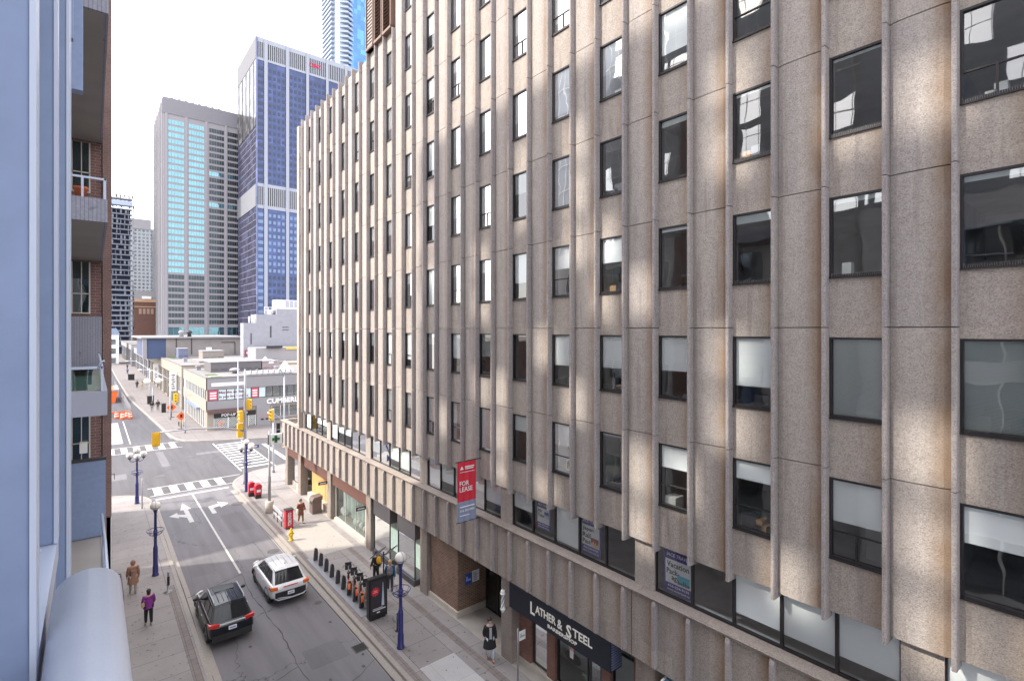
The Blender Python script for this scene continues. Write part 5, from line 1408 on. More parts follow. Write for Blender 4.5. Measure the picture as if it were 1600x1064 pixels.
# pole with green cross
gc = thing('pharmacy_sign', 'white box sign with a green cross on a grey pole', 'sign pole', (10.38, 41.76, .13))
MB().lathe([(.30, 0), (.30, .85), (.26, .88)], (10.38, 41.76, .13), 14).build('concrete_base', m_lime, gc)
MB().lathe([(.11, 0), (.11, 1.8), (.08, 1.9), (.07, 5.3)], (10.38, 41.76, .98), 12).build('pole', m_gal, gc)
cb_ = MB().box(10.36, 11.30, 41.72, 41.92, 5.28, 6.02).build('sign_box', m_white, gc)
gcr = pm('pharmacy_green', (.02, .16, .07), .5)
MB().box(10.73, 10.93, 41.68, 41.719, 5.38, 5.92).box(10.56, 10.728, 41.68, 41.719, 5.55, 5.75).box(10.932, 11.10, 41.68, 41.719, 5.55, 5.75).build('green_cross', gcr, cb_)
MB().box(10.79, 10.87, 41.66, 41.679, 5.5, 5.8).build('inner_cross', m_black, cb_)
MB().box(11.302, 11.36, 41.7, 41.94, 5.26, 6.04).box(10.30, 10.358, 41.7, 41.94, 5.26, 6.04).build('side_trim', m_dark, cb_)
# mailboxes
m_red = pm('post_red', (.50, .02, .045), .4, var=.05)
def mailbox(x, y, lab, rz=0):
    t = thing('mailbox', lab, 'mailbox', (x, y, .13), 'red boxes at the corner')
    MB().box(x-.24, x+.24, y-.25, y+.25, .45, 1.15).prism([(x-.24, 1.15), (x+.24, 1.15)]+[(x+.24*math.cos(a), 1.15+.14*math.sin(a)) for a in [i*PI/8 for i in range(1, 8)]], 'y', y-.25, y+.25).build('body', m_red, t)
    MB().box(x-.22, x+.22, y-.23, y+.23, .13, .449).build('base', m_dark, t)
    MB().box(x-.26, x+.26, y-.27, y-.251, 1.0, 1.12).build('chute', m_red, t); MB().box(x-.15, x+.15, y-.262, y-.2505, .65, .85).build('notice', wh, t)
mailbox(10.25, 46.9, 'far red mailbox next to the lamp cluster'); mailbox(10.55, 46.0, 'near red mailbox closest to the camera')
# barrier rail and red advertising box
br = thing('barrier_rail', 'short pale metal street barrier on the right pavement', 'barrier', (10.35, 38.8, .13))
MB().box(10.28, 10.34, 38.1, 40.4, .85, 1.1).box(10.28, 10.34, 38.1, 40.4, .5, .62).build('rail', m_alu, br)
for y in (38.3, 39.3, 40.2): MB().tube([(10.31, y, .13), (10.31, y, .85)], .03, 6).build('post', m_dark, br)
ab = thing('advertising_box', 'narrow red vending box with white vertical writing beside the barrier', 'newspaper box', (10.6, 37.6, .13))
MB().box(10.36, 10.86, 37.4, 37.85, .2, 1.42).build('body', m_red, ab, bevel=.02)
MB().box(10.33, 10.89, 37.36, 37.88, 1.425, 1.47).build('top', m_dark, ab); MB().box(10.38, 10.84, 37.42, 37.83, .13, .199).build('base', m_dark, ab)
text('lettering', 'TORONTO', .24, wh, ab, (10.61, 37.392, .82), '-Y', width=.9, bold=.02, R=Matrix(((0, -1, 0), (0, 0, -1), (1, 0, 0))).to_3x3() @ Matrix.Identity(3))
# hydrant
hy = thing('fire_hydrant', 'yellow fire hydrant near the right curb', 'fire hydrant', (10.11, 35.32, .13)); my = pm('hydrant_yellow', (.72, .46, .02), .5)
MB().lathe([(.16, 0), (.16, .04), (.11, .06), (.11, .5), (.14, .52), (.14, .56), (.11, .58), (.10, .68), (.05, .76), (.03, .82)], (10.11, 35.32, .13), 14).build('barrel', my, hy)
for s_ in (-1, 1): MB().tube([(10.11, 35.32, .55), (10.11+.19*s_, 35.32, .55)], .055, 8).build('nozzle', my, hy)
MB().tube([(10.11, 35.32, .52), (10.11, 35.13, .52)], .075, 10).build('front_nozzle', my, hy)
# litter bin by the plywood
lb = thing('litter_bin', 'brown-grey litter bin standing against the plywood bay', 'litter bin', (13.1, 39.5, .13)); lbm = pm('taupe_bin', (.15, .11, .10), .6)
MB().box(12.75, 13.45, 39.2, 39.9, .13, 1.1).build('body', lbm, lb, bevel=.02); MB().prism([(12.7, 1.12), (13.5, 1.12), (13.5, 1.42), (12.85, 1.36)], 'y', 39.15, 39.95).build('hood', lbm, lb); MB().box(12.735, 12.75, 39.3, 39.8, .85, 1.02).build('opening', m_black, lb)
# bike share docks, bikes, plate
m_dock = pm('dock_charcoal', (.06, .055, .06), .5)
pl = thing('dock_base', 'thin steel base plate carrying the bike share docks', 'base plate', (10.35, 27.5, .13))
MB().box(10.0, 10.75, 23.7, 31.8, .137, .155).build('plate', m_gal, pl)
DY = [31.3, 30.4, 29.5, 28.6, 27.7, 26.9, 26.1, 25.3, 24.5]
dlabs = ['farthest of the five empty bike docks, nearest the hydrant', 'second empty bike dock counting from the hydrant', 'middle one of the five empty bike docks', 'fourth empty bike dock counting from the hydrant', 'last empty bike dock, right next to the first parked bike',
         'bike dock holding the farthest parked bike', 'bike dock holding the second parked bike', 'bike dock holding the third parked bike', 'bike dock holding the bike hidden behind the advertising panel']
d0 = None
for i, y in enumerate(DY):
    if d0 is None:
        d0 = thing('bike_dock', dlabs[0], 'bike dock', (10.35, y, .155), 'bike share docks')
        MB().prism([(10.24, .155), (10.48, .155), (10.50, .6), (10.47, .84), (10.34, .90), (10.30, .82), (10.27, .5)], 'y', y-.07, y+.07).build('body', m_dock, d0, bevel=.025)
        MB().box(10.298, 10.31, y-.05, y+.05, .72, .86).build('slot', m_gal, d0)
    else:
        t = copytree(d0); t.location = (10.35, y, .155); t['label'] = dlabs[i]
def make_bike():
    t = thing('rental_bike', '', 'bicycle', (0, 0, 0), 'docked rental bikes')
    for x, nm in ((.0, 'front_wheel'), (-1.08, 'rear_wheel')):
        w_ = MB().torus((x, 0, .33), .30, .032, 'y', 26, 8).build(nm, m_rubber, t)
        s_ = MB().torus((x, 0, .33), .265, .012, 'y', 24, 4).tube([(x, -.05, .33), (x, .05, .33)], .035, 8)
        for k in range(14): a = k*2*PI/14; s_.tube([(x, 0, .33), (x+.26*math.cos(a), 0, .33+.26*math.sin(a))], .003, 3, cap=False)
        s_.build('rim', m_alu, w_)
    fr = MB().tube([(-.13, 0, .82), (-.2, 0, .62), (-.55, 0, .36)], .032, 8).tube([(-.55, 0, .36), (-.70, 0, .78)], .026, 8).tube([(-.55, 0, .34), (-1.08, .05, .33)], .018, 6).tube([(-.66, 0, .66), (-1.08, .05, .33)], .015, 6)
    fr.build('frame', pm('bike_black', (.03, .03, .035), .35), t)
    MB().tube([(0, .06, .33), (-.06, .05, .62), (-.13, 0, .80), (-.17, 0, 1.05)], .02, 8).tube([(0, -.06, .33), (-.06, -.05, .62), (-.13, 0, .80)], .016, 6).build('fork', m_alu, t)
    MB().tube([(-.30, .30, 1.06), (-.18, .24, 1.10), (-.17, 0, 1.06), (-.18, -.24, 1.10), (-.30, -.30, 1.06)], .015, 8).build('handlebar', m_black, t)
    MB().lathe([(.03, 0), (.09, .03), (.10, .06), (.04, .08)], (-.73, 0, .90), 12, 0, True, 1.35, 1).tube([(-.70, 0, .78), (-.72, 0, .92)], .014, 6).build('saddle', m_black, t)
    mo = pm('fender_orange_red', (.75, .15, .03), .45)
    fe = MB()
    for sgn, cx, a0, a1 in ((1, -1.08, .2, PI*.95), (1, 0, .45, PI*.85)):
        n = 10
        for i in range(n):
            q0 = a0+(a1-a0)*i/n; q1 = a0+(a1-a0)*(i+1)/n
            fe.add([(cx+.36*math.cos(q0), -.05, .33+.36*math.sin(q0)), (cx+.36*math.cos(q1), -.05, .33+.36*math.sin(q1)), (cx+.36*math.cos(q1), .05, .33+.36*math.sin(q1)), (cx+.36*math.cos(q0), .05, .33+.36*math.sin(q0))], [(0, 1, 2, 3)], smooth=True)
    fe.add([(-1.38, -.02, .35), (-1.08, -.055, .62), (-.85, -.055, .52), (-1.05, -.055, .35)], [(0, 1, 2, 3)]).add([(-1.38, .02, .35), (-1.08, .055, .62), (-.85, .055, .52), (-1.05, .055, .35)], [(0, 1, 2, 3)])
    pts_ = [(-1.08+.375*math.cos(q), .33+.375*math.sin(q)) for q in [.25+(PI-.25)*i/10 for i in range(11)]]+[(-1.30, .36), (-.95, .40)]
    fe.prism(pts_, 'y', -.062, -.04).prism(pts_, 'y', .04, .062)
    fe.build('fender', mo, t)
    bk = MB().box(-.06, .30, -.17, .17, .80, .83).box(-.06, -.04, -.17, .17, .83, 1.04).box(.28, .30, -.17, .17, .83, 1.06)
    bk.box(-.06, .30, -.17, -.155, .83, .98).box(-.06, .30, .155, .17, .83, .98); bk.build('basket', m_dock, t)
    MB().tube([(-.55, -.1, .35), (-.47, -.12, .22)], .012, 6).tube([(-.55, .1, .35), (-.63, .12, .48)], .012, 6).lathe([(.1, -.01), (.1, .01)], (-.55, 0, .35), 14).build('crank', m_alu, t)
    return t
b0 = make_bike()
blabs = ['farthest parked rental bike beside the empty docks', 'second parked rental bike with orange mudguard', 'third parked rental bike with orange mudguard nearest the advertising panel', 'rental bike mostly hidden behind the black advertising panel']
for i, y in enumerate(DY[5:]):
    t = b0 if i == 0 else copytree(b0)
    t['label'] = blabs[i]; t.location = (10.78, y+.35, .155); t.rotation_euler = (0, 0, 1.22+random.uniform(-.07, .07))
b0.location = (10.78, DY[5]+.35, .155)
# the fronts sit in the dock: bikes point to the street; flip so front wheel is at the dock
# advertising panel
ap = thing('street_advert', 'tall black street advertising panel with a red splash and a white tower drawing', 'advertising panel', (10.6, 23.1, .13))
MB().box(10.12, 11.06, 23.05, 23.35, .22, 2.12).build('case', m_black, ap, bevel=.02)
MB().box(10.2, 10.98, 23.028, 23.045, .42, 2.0).build('poster', pm('charcoal_poster', (.04, .035, .045), .4), ap)
rd = pm('splash_red', (.65, .03, .05), .5)
MB().add([(10.43+(.17 if i % 2 else .23)*math.cos(i*PI/12), 23.02, 1.5+(.17 if i % 2 else .23)*math.sin(i*PI/12)) for i in range(24)], [tuple(range(24))]).build('red_splash', rd, ap)
text('lettering', 'WINTER', .09, wh, ap, (10.43, 23.012, 1.5), '-Y', width=.28, ext=.003) if False else MB().box(10.32, 10.54, 23.01, 23.018, 1.46, 1.49).box(10.34, 10.52, 23.01, 23.018, 1.53, 1.56).build('splash_line', pm('pale_pink', (.8, .5, .5), .6), ap)
MB().add([(10.74, 23.02, .75), (10.88, 23.02, .75), (10.86, 23.02, 1.25), (10.84, 23.02, 1.5), (10.83, 23.02, 1.85), (10.80, 23.02, 1.85), (10.79, 23.02, 1.5), (10.77, 23.02, 1.25)], [tuple(range(8))]).build('tower_drawing', pm('drawing_blue', (.55, .65, .8), .6), ap)
MB().box(10.3, 10.95, 23.015, 23.024, .60, .64).box(10.3, 10.8, 23.015, 23.024, .68, .70).box(10.5, 10.66, 23.015, 23.024, .46, .52).build('poster_line', wh, ap)
MB().box(10.2, 10.98, 23.1, 23.3, .13, .219).build('foot', m_dark, ap)
# solar mast behind
so_ = thing('solar_pay_station', 'bike share pay station with two tilted solar panels on a mast', 'pay station', (11.4, 24.2, .13))
MB().tube([(11.45, 24.3, .13), (11.45, 24.3, 2.7)], .04, 8).build('mast', m_dark, so_)
Rm = Matrix.Rotation(.5, 3, 'Z') @ Matrix.Rotation(-.7, 3, 'X')
MB().obox((11.15, 24.3, 2.75), (.52, .75, .04), rot=Rm).obox((11.72, 24.2, 2.70), (.52, .75, .04), rot=Rm).build('solar_panel', pm('solar_cells', (.02, .025, .05), .2), so_)
MB().obox((11.15, 24.31, 2.72), (.58, .81, .03), rot=Rm).obox((11.72, 24.21, 2.67), (.58, .81, .03), rot=Rm).build('panel_frame', m_gal, so_)
MB().box(11.3, 11.6, 24.2, 24.5, .13, 1.4).build('terminal', m_dock, so_)
# small ring stand near lamp
rg = thing('bike_ring', 'small post and ring bicycle stand just left of the near lamp post', 'bike stand', (10.85, 21.6, .13))
MB().tube([(10.85, 21.6, .13), (10.85, 21.6, .95)], .03, 8).build('post', m_dark, rg); MB().torus((10.85, 21.6, .78), .22, .022, 'y', 22, 6).build('ring', m_gal, rg); MB().lathe([(.1, 0), (.1, .02), (.02, .02)], (10.85, 21.6, .13), 10).build('foot', m_dark, rg)
# no parking sign at bottom
ns = thing('parking_sign', 'small white parking sign on a post in front of the barber shop', 'parking sign', (12.9, 15.5, .13))
MB().tube([(12.95, 15.45, .13), (12.95, 15.45, 2.25)], .03, 8).build('post', m_gal, ns)
MB().box(12.98, 13.30, 15.40, 15.415, 1.75, 2.12).build('plate', m_white, ns); text('lettering', 'NO\nPARKING', .16, blk, ns, (13.14, 15.396, 1.95), '-Y', width=.24, ext=.003)
# bollards and posts on the left pavement
t = thing('bollard', 'slim steel bollard by the left curb in the sunlit patch', 'bollard', (3.09, 32.5, .13), 'left pavement posts')
MB().lathe([(.22, 0), (.22, .03), (.05, .05), (.045, 1.0), (.06, 1.02), (.04, 1.08)], (3.09, 32.5, .13), 12).build('post', m_gal, t); MB().box(3.03, 3.15, 32.43, 32.45, .5, .95).build('plate', m_black, t)
t = thing('bollard', 'thin pale post beside the lamp cluster at the left corner', 'post', (2.96, 48.9, .13), 'left pavement posts')
MB().lathe([(.05, 0), (.045, 2.3), (.02, 2.34)], (2.96, 48.9, .13), 10).build('post', m_alu, t)
st = thing('cafe_railing', 'low black cafe railing against the building on the left pavement', 'railing', (1.0, 32, .13))
MB().tube([(.75, 31.2, 1.05), (1.15, 31.2, 1.05), (1.15, 34.2, 1.05), (.75, 34.2, 1.05)], .025, 6).tube([(.75, 31.2, .6), (1.15, 31.2, .6), (1.15, 34.2, .6)], .018, 6).tube([(1.15, 31.2, .13), (1.15, 31.2, 1.05)], .025, 6).tube([(1.15, 34.2, .13), (1.15, 34.2, 1.05)], .025, 6).build('rail', m_black, st)
# far street signs and bins
mo = pm('construction_orange', (.80, .13, .02), .5)
def dsign(x, y, z, s, lab):
    t = thing('construction_sign', lab, 'road work sign', (x, y, .1), 'orange road work signs')
    MB().add([(x-s, y, z), (x, y, z-s), (x+s, y, z), (x, y, z+s), (x-s, y+.03, z), (x, y+.03, z-s), (x+s, y+.03, z), (x, y+.03, z+s)], [(0, 1, 2, 3), (7, 6, 5, 4), (0, 4, 5, 1), (1, 5, 6, 2), (2, 6, 7, 3), (3, 7, 4, 0)]).build('diamond', mo, t)
    MB().tube([(x, y+.05, .1), (x, y+.05, z-s*.6)], .05, 6).box(x-.4, x+.4, y+.0, y+.1, .1, .2).build('stand', m_dark, t); MB().box(x-.22*s, x+.22*s, y-.012, y-.002, z-.35*s, z+.4*s).build('symbol', m_black, t)
dsign(9.55, 84.5, 1.95, .62, 'nearer orange diamond road work sign at the far corner'); dsign(9.6, 96.5, 1.75, .68, 'farther orange diamond road work sign up the far pavement')
def bin_(x, y, lab, w_=.45, h=1.3):
    t = thing('litter_bin', lab, 'litter bin', (x, y, .1), 'black bins on the far pavement'); MB().box(x-w_, x+w_, y-w_, y+w_, .1, h).build('body', m_black, t, bevel=.05); MB().box(x-w_*1.1, x+w_*1.1, y-w_*1.1, y+w_*1.1, h+.01, h+.12).build('lid', m_dark, t)
bin_(8.35, 117, 'black bin beside the two far pedestrians', .5, 1.5); bin_(9.2, 103.5, 'dark upright bin right of the two far pedestrians', .3, 1.5); bin_(8.2, 176, 'distant dark bin far down the pavement', .7, 1.6)
t = thing('parked_bicycle', 'small bicycle leaning on the far corner pavement', 'bicycle', (9.9, 87, .1)); MB().torus((9.6, 87.6, .42), .32, .04, 'x', 18, 5).torus((10.1, 86.5, .42), .32, .04, 'x', 18, 5).build('wheel', m_rubber, t); MB().tube([(9.6, 87.6, .42), (9.8, 87.1, .95), (10.1, 86.5, .42), (9.85, 87.0, .42), (9.8, 87.1, .95)], .04, 5).build('frame', m_sig, t)
# construction compound at the left of the far street
t = thing('site_fence', 'pale mesh construction fence panels along the far left kerb', 'fence', (3.8, 110, .0))
q = MB()
for a, b in (((4.6, 101), (4.4, 118)), ((4.4, 118), (3.9, 150))):
    n = 8
    for i in range(n+1):
        x = a[0]+(b[0]-a[0])*i/n; y = a[1]+(b[1]-a[1])*i/n; q.tube([(x, y, 0), (x, y, 2.0)], .04, 4)
    for z in (.15, .6, 1.1, 1.6, 2.0): q.tube([(a[0], a[1], z), (b[0], b[1], z)], .03, 4)
q.build('mesh_panel', m_rendg, t)
t = thing('skip_container', 'orange steel container behind the construction fence', 'container', (3, 128, 0)); MB().prism([(1.2, 0), (3.3, 0), (3.8, 2.4), (1.0, 2.4)], 'y', 124, 134).build('body', mo, t); MB().box(1.0, 3.9, 123.9, 124, 2.2, 2.5).box(3.2, 3.9, 124, 134, 2.401, 2.5).build('rim', m_rendg, t)
for i, (x, y) in enumerate(((4.55, 100.2), (4.2, 101.5), (3.6, 100.5), (2.9, 101.8))):
    t = thing('traffic_barrel', ['orange and white barrel at the tip of the fence', 'orange and white barrel just behind the tip of the fence', 'third orange barrel inside the fence', 'orange barrel closest to the left building'][i], 'traffic barrel', (x, y, 0), 'construction barrels')
    MB().lathe([(.32, 0), (.28, .35)], (x, y, 0), 12).lathe([(.27, .5), (.25, .7)], (x, y, 0), 12).lathe([(.23, .85), (.2, 1.05)], (x, y, 0), 12).build('body', mo, t); MB().lathe([(.28, .35), (.27, .5)], (x, y, 0), 12).lathe([(.25, .7), (.23, .85)], (x, y, 0), 12).build('white_band', m_white, t)
t = thing('work_hoarding', 'low white and orange plank hoarding by the far left corner', 'hoarding', (2.5, 104, 0)); MB().box(.8, 4.3, 103.9, 104, .1, .95).build('board', m_rendg, t); MB().box(.8, 4.3, 103.86, 103.89, .55, .8).build('orange_stripe', mo, t)

# ================================================================ cars
def car(lab, x, y, body_m, kind):
    t = thing('parked_car' if False else 'suv_car', lab, 'car', (x, y, 0), 'cars heading away')
    LN = 4.55; W = .91
    # stations along the car: t(y from rear 0), halfwidth, z bottom, z belt, z top(deck)
    if kind == 'black':
        S = [(0.00, .74, .50, .80, .86), (.06, .86, .42, .98, 1.02), (.35, .91, .30, 1.03, 1.06), (.9, .925, .25, 1.03, 1.06), (1.6, .925, .24, 1.02, 1.05), (2.5, .925, .24, 1.00, 1.03), (3.25, .92, .24, .98, 1.02), (3.7, .905, .25, .93, 1.00), (4.2, .86, .30, .82, .91), (4.45, .76, .36, .68, .76), (4.55, .60, .42, .58, .62)]
        G = dict(rb=.16, rt=.62, ft=2.55, fb=3.35, wb=.80, wt=.64, zb=1.03, zr=1.66)
    else:
        S = [(0.00, .76, .48, .78, .84), (.07, .88, .40, .96, 1.0), (.35, .93, .30, 1.02, 1.05), (.9, .945, .25, 1.02, 1.05), (1.6, .93, .24, 1.0, 1.03), (2.5, .93, .24, .98, 1.01), (3.25, .93, .24, .96, 1.0), (3.7, .91, .25, .92, .98), (4.2, .86, .30, .80, .89), (4.45, .76, .36, .66, .74), (4.55, .58, .42, .56, .60)]
        G = dict(rb=.20, rt=.80, ft=2.6, fb=3.45, wb=.80, wt=.62, zb=1.01, zr=1.64)
    mb = MB(); sec = []
    for (s, w_, zb, zl, zt) in S:
        zm = (zb+zl)/2
        prof = [(w_*.55, zb), (w_*.93, zb+.02), (w_, zb+.14), (w_*1.005, zm), (w_*.985, zl-.04), (w_*.90, (zl+zt)/2+.015), (w_*.5, zt+.02), (0, zt+.03)]
        full = [(-a, b) for a, b in prof[:-1]]+[prof[-1]]+[p for p in reversed(prof[:-1])]
        sec.append([(x+a, y+s, b) for a, b in full])
    n = len(sec[0]); vs = [v for q in sec for v in q]; fs = []
    for i in range(len(sec)-1):
        for k in range(n): fs.append((i*n+k, i*n+(k+1) % n, (i+1)*n+(k+1) % n, (i+1)*n+k))
    fs += [tuple(range(n)), tuple(range((len(sec)-1)*n, len(sec)*n))[::-1]]
    mb.add(vs, fs, 0, True); body = mb.build('body', body_m, t, sub=2)
    # cabin
    g = G; cab = MB()
    def P_(s, w_, z): return (x+w_, y+s, z)
    rings = [(g['rb'], g['wb'], g['rt'], g['wt']), ]
    st = [0, .25, .5, .75, 1]
    def side(sx):
        return [P_(g['rb'], sx*g['wb'], g['zb']-.03), P_(g['rt'], sx*g['wt'], g['zr']-.05), P_((g['rt']+g['ft'])/2, sx*(g['wt']+.02), g['zr']-.01), P_(g['ft'], sx*g['wt'], g['zr']-.06), P_(g['fb'], sx*g['wb'], g['zb']-.03)]
    Ls, Rs = side(-1), side(1)
    mid = [P_(g['rb']-.04, 0, g['zb']-.03), P_(g['rt']-.05, 0, g['zr']+.02), P_((g['rt']+g['ft'])/2, 0, g['zr']+.05), P_(g['ft']+.05, 0, g['zr']-.01), P_(g['fb']+.10, 0, g['zb']-.03)]
    vs = Ls+mid+Rs
    fs = [(i, i+1, i+6, i+5) for i in range(4)]+[(5+i, 6+i, 11+i, 10+i) for i in range(4)]
    fs += [(0, 1, 2, 3, 4), (10, 14, 13, 12, 11)]
    cab.add(vs, fs, 0, False); cab.build('cabin', body_m, t, bevel=.035)
    gm = pm('car_glass_dark', (.010, .012, .016), .12, var=0, spec=.45)
    def lerp(a, b, u_): return tuple(a[i]+(b[i]-a[i])*u_ for i in range(3))
    def quadpanel(a, b, c, d_, e, out_, name, m):
        # inset quad a b c d by fractions, pushed outward
        o = Vector(out_)*.012
        def Q(u_, v_): return Vector(lerp(lerp(a, b, u_), lerp(d_, c, u_), v_))+o
        e0, e1, f0, f1 = e
        mb = MB().add([Q(e0, f0), Q(e1, f0), Q(e1, f1), Q(e0, f1)], [(0, 1, 2, 3)]); q = [Q(e0, f0), Q(e1, f0), Q(e1, f1), Q(e0, f1)]
        mb.add([v-o*1.5 for v in q]+q, [(0, 1, 5, 4), (1, 2, 6, 5), (2, 3, 7, 6), (3, 0, 4, 7)])
        return mb.build(name, m, t)
    # rear screen over both halves
    def screen(i0, i1, e0, e1, f0, f1, out_, name):
        o = Vector(out_).normalized()*.014; mb = MB(); vs = []; us = [e0+(e1-e0)*i/8 for i in range(9)]
        for f in (f0, f1):
            for u_ in us:
                if u_ < .5: a, b, q = Ls, mid, u_*2
                else: a, b, q = mid, Rs, u_*2-1
                vs.append(Vector(lerp(lerp(a[i0], b[i0], q), lerp(a[i1], b[i1], q), f))+o)
        mb.add(vs+[v-o*2.5 for v in vs], [(k, k+1, k+10, k+9) for k in range(8)]+[(k, k+1, k+19, k+18) for k in range(8)]+[(9+k, 10+k, 28+k, 27+k) for k in range(8)]+[(0, 9, 27, 18), (8, 17, 35, 26)]); mb.build(name, gm, t)
    screen(0, 1, .05, .95, .10, .86, (0, -2.6, 1.6), 'rear_window')
    screen(4, 3, .05, .95, .06, .93, (0, 1.2, 2.6), 'windscreen')
    for sx, Sd in ((-1, Ls), (1, Rs)):
        wins = MB() 
        zb_, zt_ = g['zb']+.03, g['zr']-.13
        def sp_(s, z):
            f = (z-g['zb'])/(g['zr']-g['zb']); w_ = g['wb']+(g['wt']-g['wb'])*f
            return (x+sx*(w_+.014), y+s, z)
        r0 = g['rb']+(g['rt']-g['rb'])*.22; 
        spans = [((g['rb']+.35, g['rt']+.12), (g['rt']+.50, g['rt']+.46)), ((g['rt']+.60, g['rt']+.56), (1.95, 1.95)), ((2.06, 2.06), (g['fb']-.28, g['ft']-.06))]
        for (b0_, t0_), (b1_, t1_) in spans:
            mbw = MB(); q = [sp_(b0_, zb_), sp_(b1_, zb_), sp_(t1_, zt_), sp_(t0_, zt_)]
            qi = [(v[0]-sx*.02, v[1], v[2]) for v in q]
            mbw.add(q+qi, [(0, 1, 2, 3), (0, 1, 5, 4), (1, 2, 6, 5), (2, 3, 7, 6), (3, 0, 4, 7)]); mbw.build('side_window', gm, t)
    # wheels
    for sx in (-1, 1):
        for s in (.86, 3.58):
            xc = x+sx*.80; w_ = MB()
            prof = [(.20, -.11), (.31, -.115), (.345, -.09), (.35, 0), (.345, .09), (.31, .115), (.20, .11)]
            vs = []; nn = 28
            for r_, o_ in prof:
                for k in range(nn): a = 2*PI*k/nn; vs.append((xc+o_, y+s+r_*math.cos(a), .35+r_*math.sin(a)))
            fs = [(i*nn+k, i*nn+(k+1) % nn, (i+1)*nn+(k+1) % nn, (i+1)*nn+k) for i in range(len(prof)-1) for k in range(nn)]
            w_.add(vs, fs, 0, True); wo_ = w_.build('wheel', m_rubber, t)
            rm = MB()
            for k in range(5):
                a = 2*PI*k/5
                rm.add([(xc+sx*.118, y+s+r_*math.cos(a+q), .35+r_*math.sin(a+q)) for r_, q in ((.05, -.5), (.215, -.16), (.215, .16), (.05, .5))], [(0, 1, 2, 3)])
            for k in range(nn):
                a, b = 2*PI*k/nn, 2*PI*(k+1)/nn
                rm.add([(xc+sx*.12, y+s+r_*math.cos(q), .35+r_*math.sin(q)) for r_, q in ((.205, a), (.235, a), (.235, b), (.205, b))], [(0, 1, 2, 3)])
                rm.add([(xc+sx*.06, y+s+.21*math.cos(q), .35+.21*math.sin(q)) for q in (a, b)]+[(xc+sx*.06, y+s, .35)], [(0, 1, 2)])
            rm.build('rim', pm('alloy_rim', (.45, .45, .47), .3, metal=.7) if kind == 'black' else pm('dark_alloy_rim', (.14, .14, .15), .3, metal=.7), wo_)
            # arch trim
            tr = MB(); nn2 = 14
            for k in range(nn2):
                a, b = PI*k/nn2, PI*(k+1)/nn2
                tr.add([(x+sx*.945, y+s+r_*math.cos(q), .35+r_*math.sin(q)) for r_, q in ((.375, a), (.45, a), (.45, b), (.375, b))]+[(x+sx*.80, y+s+.375*math.cos(q), .35+.375*math.sin(q)) for q in (a, b)], [(0, 1, 2, 3), (0, 3, 5, 4)])
            tr.build('wheel_arch', m_black, t)
    # lights
    rl_ = pm('tail_light_red', (.55, .02, .015), .2, var=0, spec=.8); org = pm('tail_light_orange', (.75, .16, .03), .2, var=0)
    for sx in (-1, 1):
        if kind == 'black':
            l_ = MB().prism([(x+sx*.93, y+.38), (x+sx*.90, y+.05), (x+sx*.50, y-.035), (x+sx*.50, y+.05), (x+sx*.85, y+.2)], 'z', .93, 1.07)
        else:
            l_ = MB().prism([(x+sx*.955, y+.42), (x+sx*.92, y+.05), (x+sx*.62, y-.03), (x+sx*.62, y+.05), (x+sx*.85, y+.2)], 'z', .86, 1.01)
        l_.build('tail_light', rl_ if kind == 'black' else org, t)
        MB().prism([(x+sx*.60, y+4.40), (x+sx*.86, y+4.15), (x+sx*.80, y+4.1), (x+sx*.5, y+4.35)], 'z', .72, .84).build('headlight', m_globe, t)
        MB().ball((x+sx*1.03, y+2.95, 1.12), .10, 0, 10, 1.1, .6, .75).tube([(x+sx*.80, y+3.0, 1.05), (x+sx*1.0, y+2.97, 1.1)], .03, 6).build('wing_mirror', body_m if kind != 'black' else m_black, t)
        MB().box(x+sx*.925, x+sx*.945, y+1.28, y+3.18, .26, .40).build('side_sill', m_black, t)
        if kind == 'black': MB().tube([(x+sx*.60, y+.72, 1.66), (x+sx*.61, y+.85, 1.735), (x+sx*.61, y+2.3, 1.745), (x+sx*.60, y+2.45, 1.68)], .02, 6).build('roof_rail', m_alu, t)
        MB().box(x+sx*.945, x+sx*.96, y+1.6, y+1.75, .9, .92).box(x+sx*.945, x+sx*.96, y+2.5, y+2.65, .9, .92).build('door_handle', m_alu if kind == 'black' else body_m, t)
    if kind == 'black':
        MB().box(x-.52, x+.52, y-.045, y+.03, .995, 1.035).build('chrome_strip', m_alu, t)
        MB().prism([(y-.04, .32), (y+.1, .28), (y+.1, .56), (y-.02, .60)], 'x', x-.78, x+.78).build('bumper', m_black, t)
        for i in range(5): MB().box(x-.40+i*.19, x-.38+i*.19, y+.85, y+1.75, 1.685, 1.70).build('roof_rib', m_black, t)
        MB().box(x-.42, x+.42, y+1.85, y+2.45, 1.665, 1.692).build('sunroof', gm, t)
    else:
        MB().prism([(y-.05, .34), (y+.1, .30), (y+.1, .74), (y-.03, .74)], 'x', x-.74, x+.74).build('bumper', m_black, t)
        MB().tube([(x-.78, y-.0, .48), (x-.6, y-.06, .38), (x, y-.075, .36), (x+.6, y-.06, .38), (x+.78, y, .48)], .035, 8).tube([(x-.78, y, .50), (x-.4, y-.07, .46), (x, y-.08, .40)], .02, 6).build('skid_plate', m_alu, t)
        MB().prism([(g['rt']+y-.20, 1.60), (g['rt']+y+.05, 1.655), (g['rt']+y+.05, 1.63), (g['rt']+y-.16, 1.575)], 'x', x-.6, x+.6).build('spoiler', body_m, t)
        MB().box(x-.35, x+.35, y-.04, y+.02, .95, .97).build('light_bar', rl_, t)
        for i in range(4): MB().box(x-.4+i*.26, x-.385+i*.26, y+1.0, y+2.3, 1.685, 1.692).build('roof_rib', m_rendg, t)
    MB().prism([(y+1.0, 1.68), (y+1.12, 1.68), (y+.98, 1.78)], 'x', x-.01, x+.01).build('antenna_fin', m_black, t)
    pz = .80 if kind == 'black' else .62
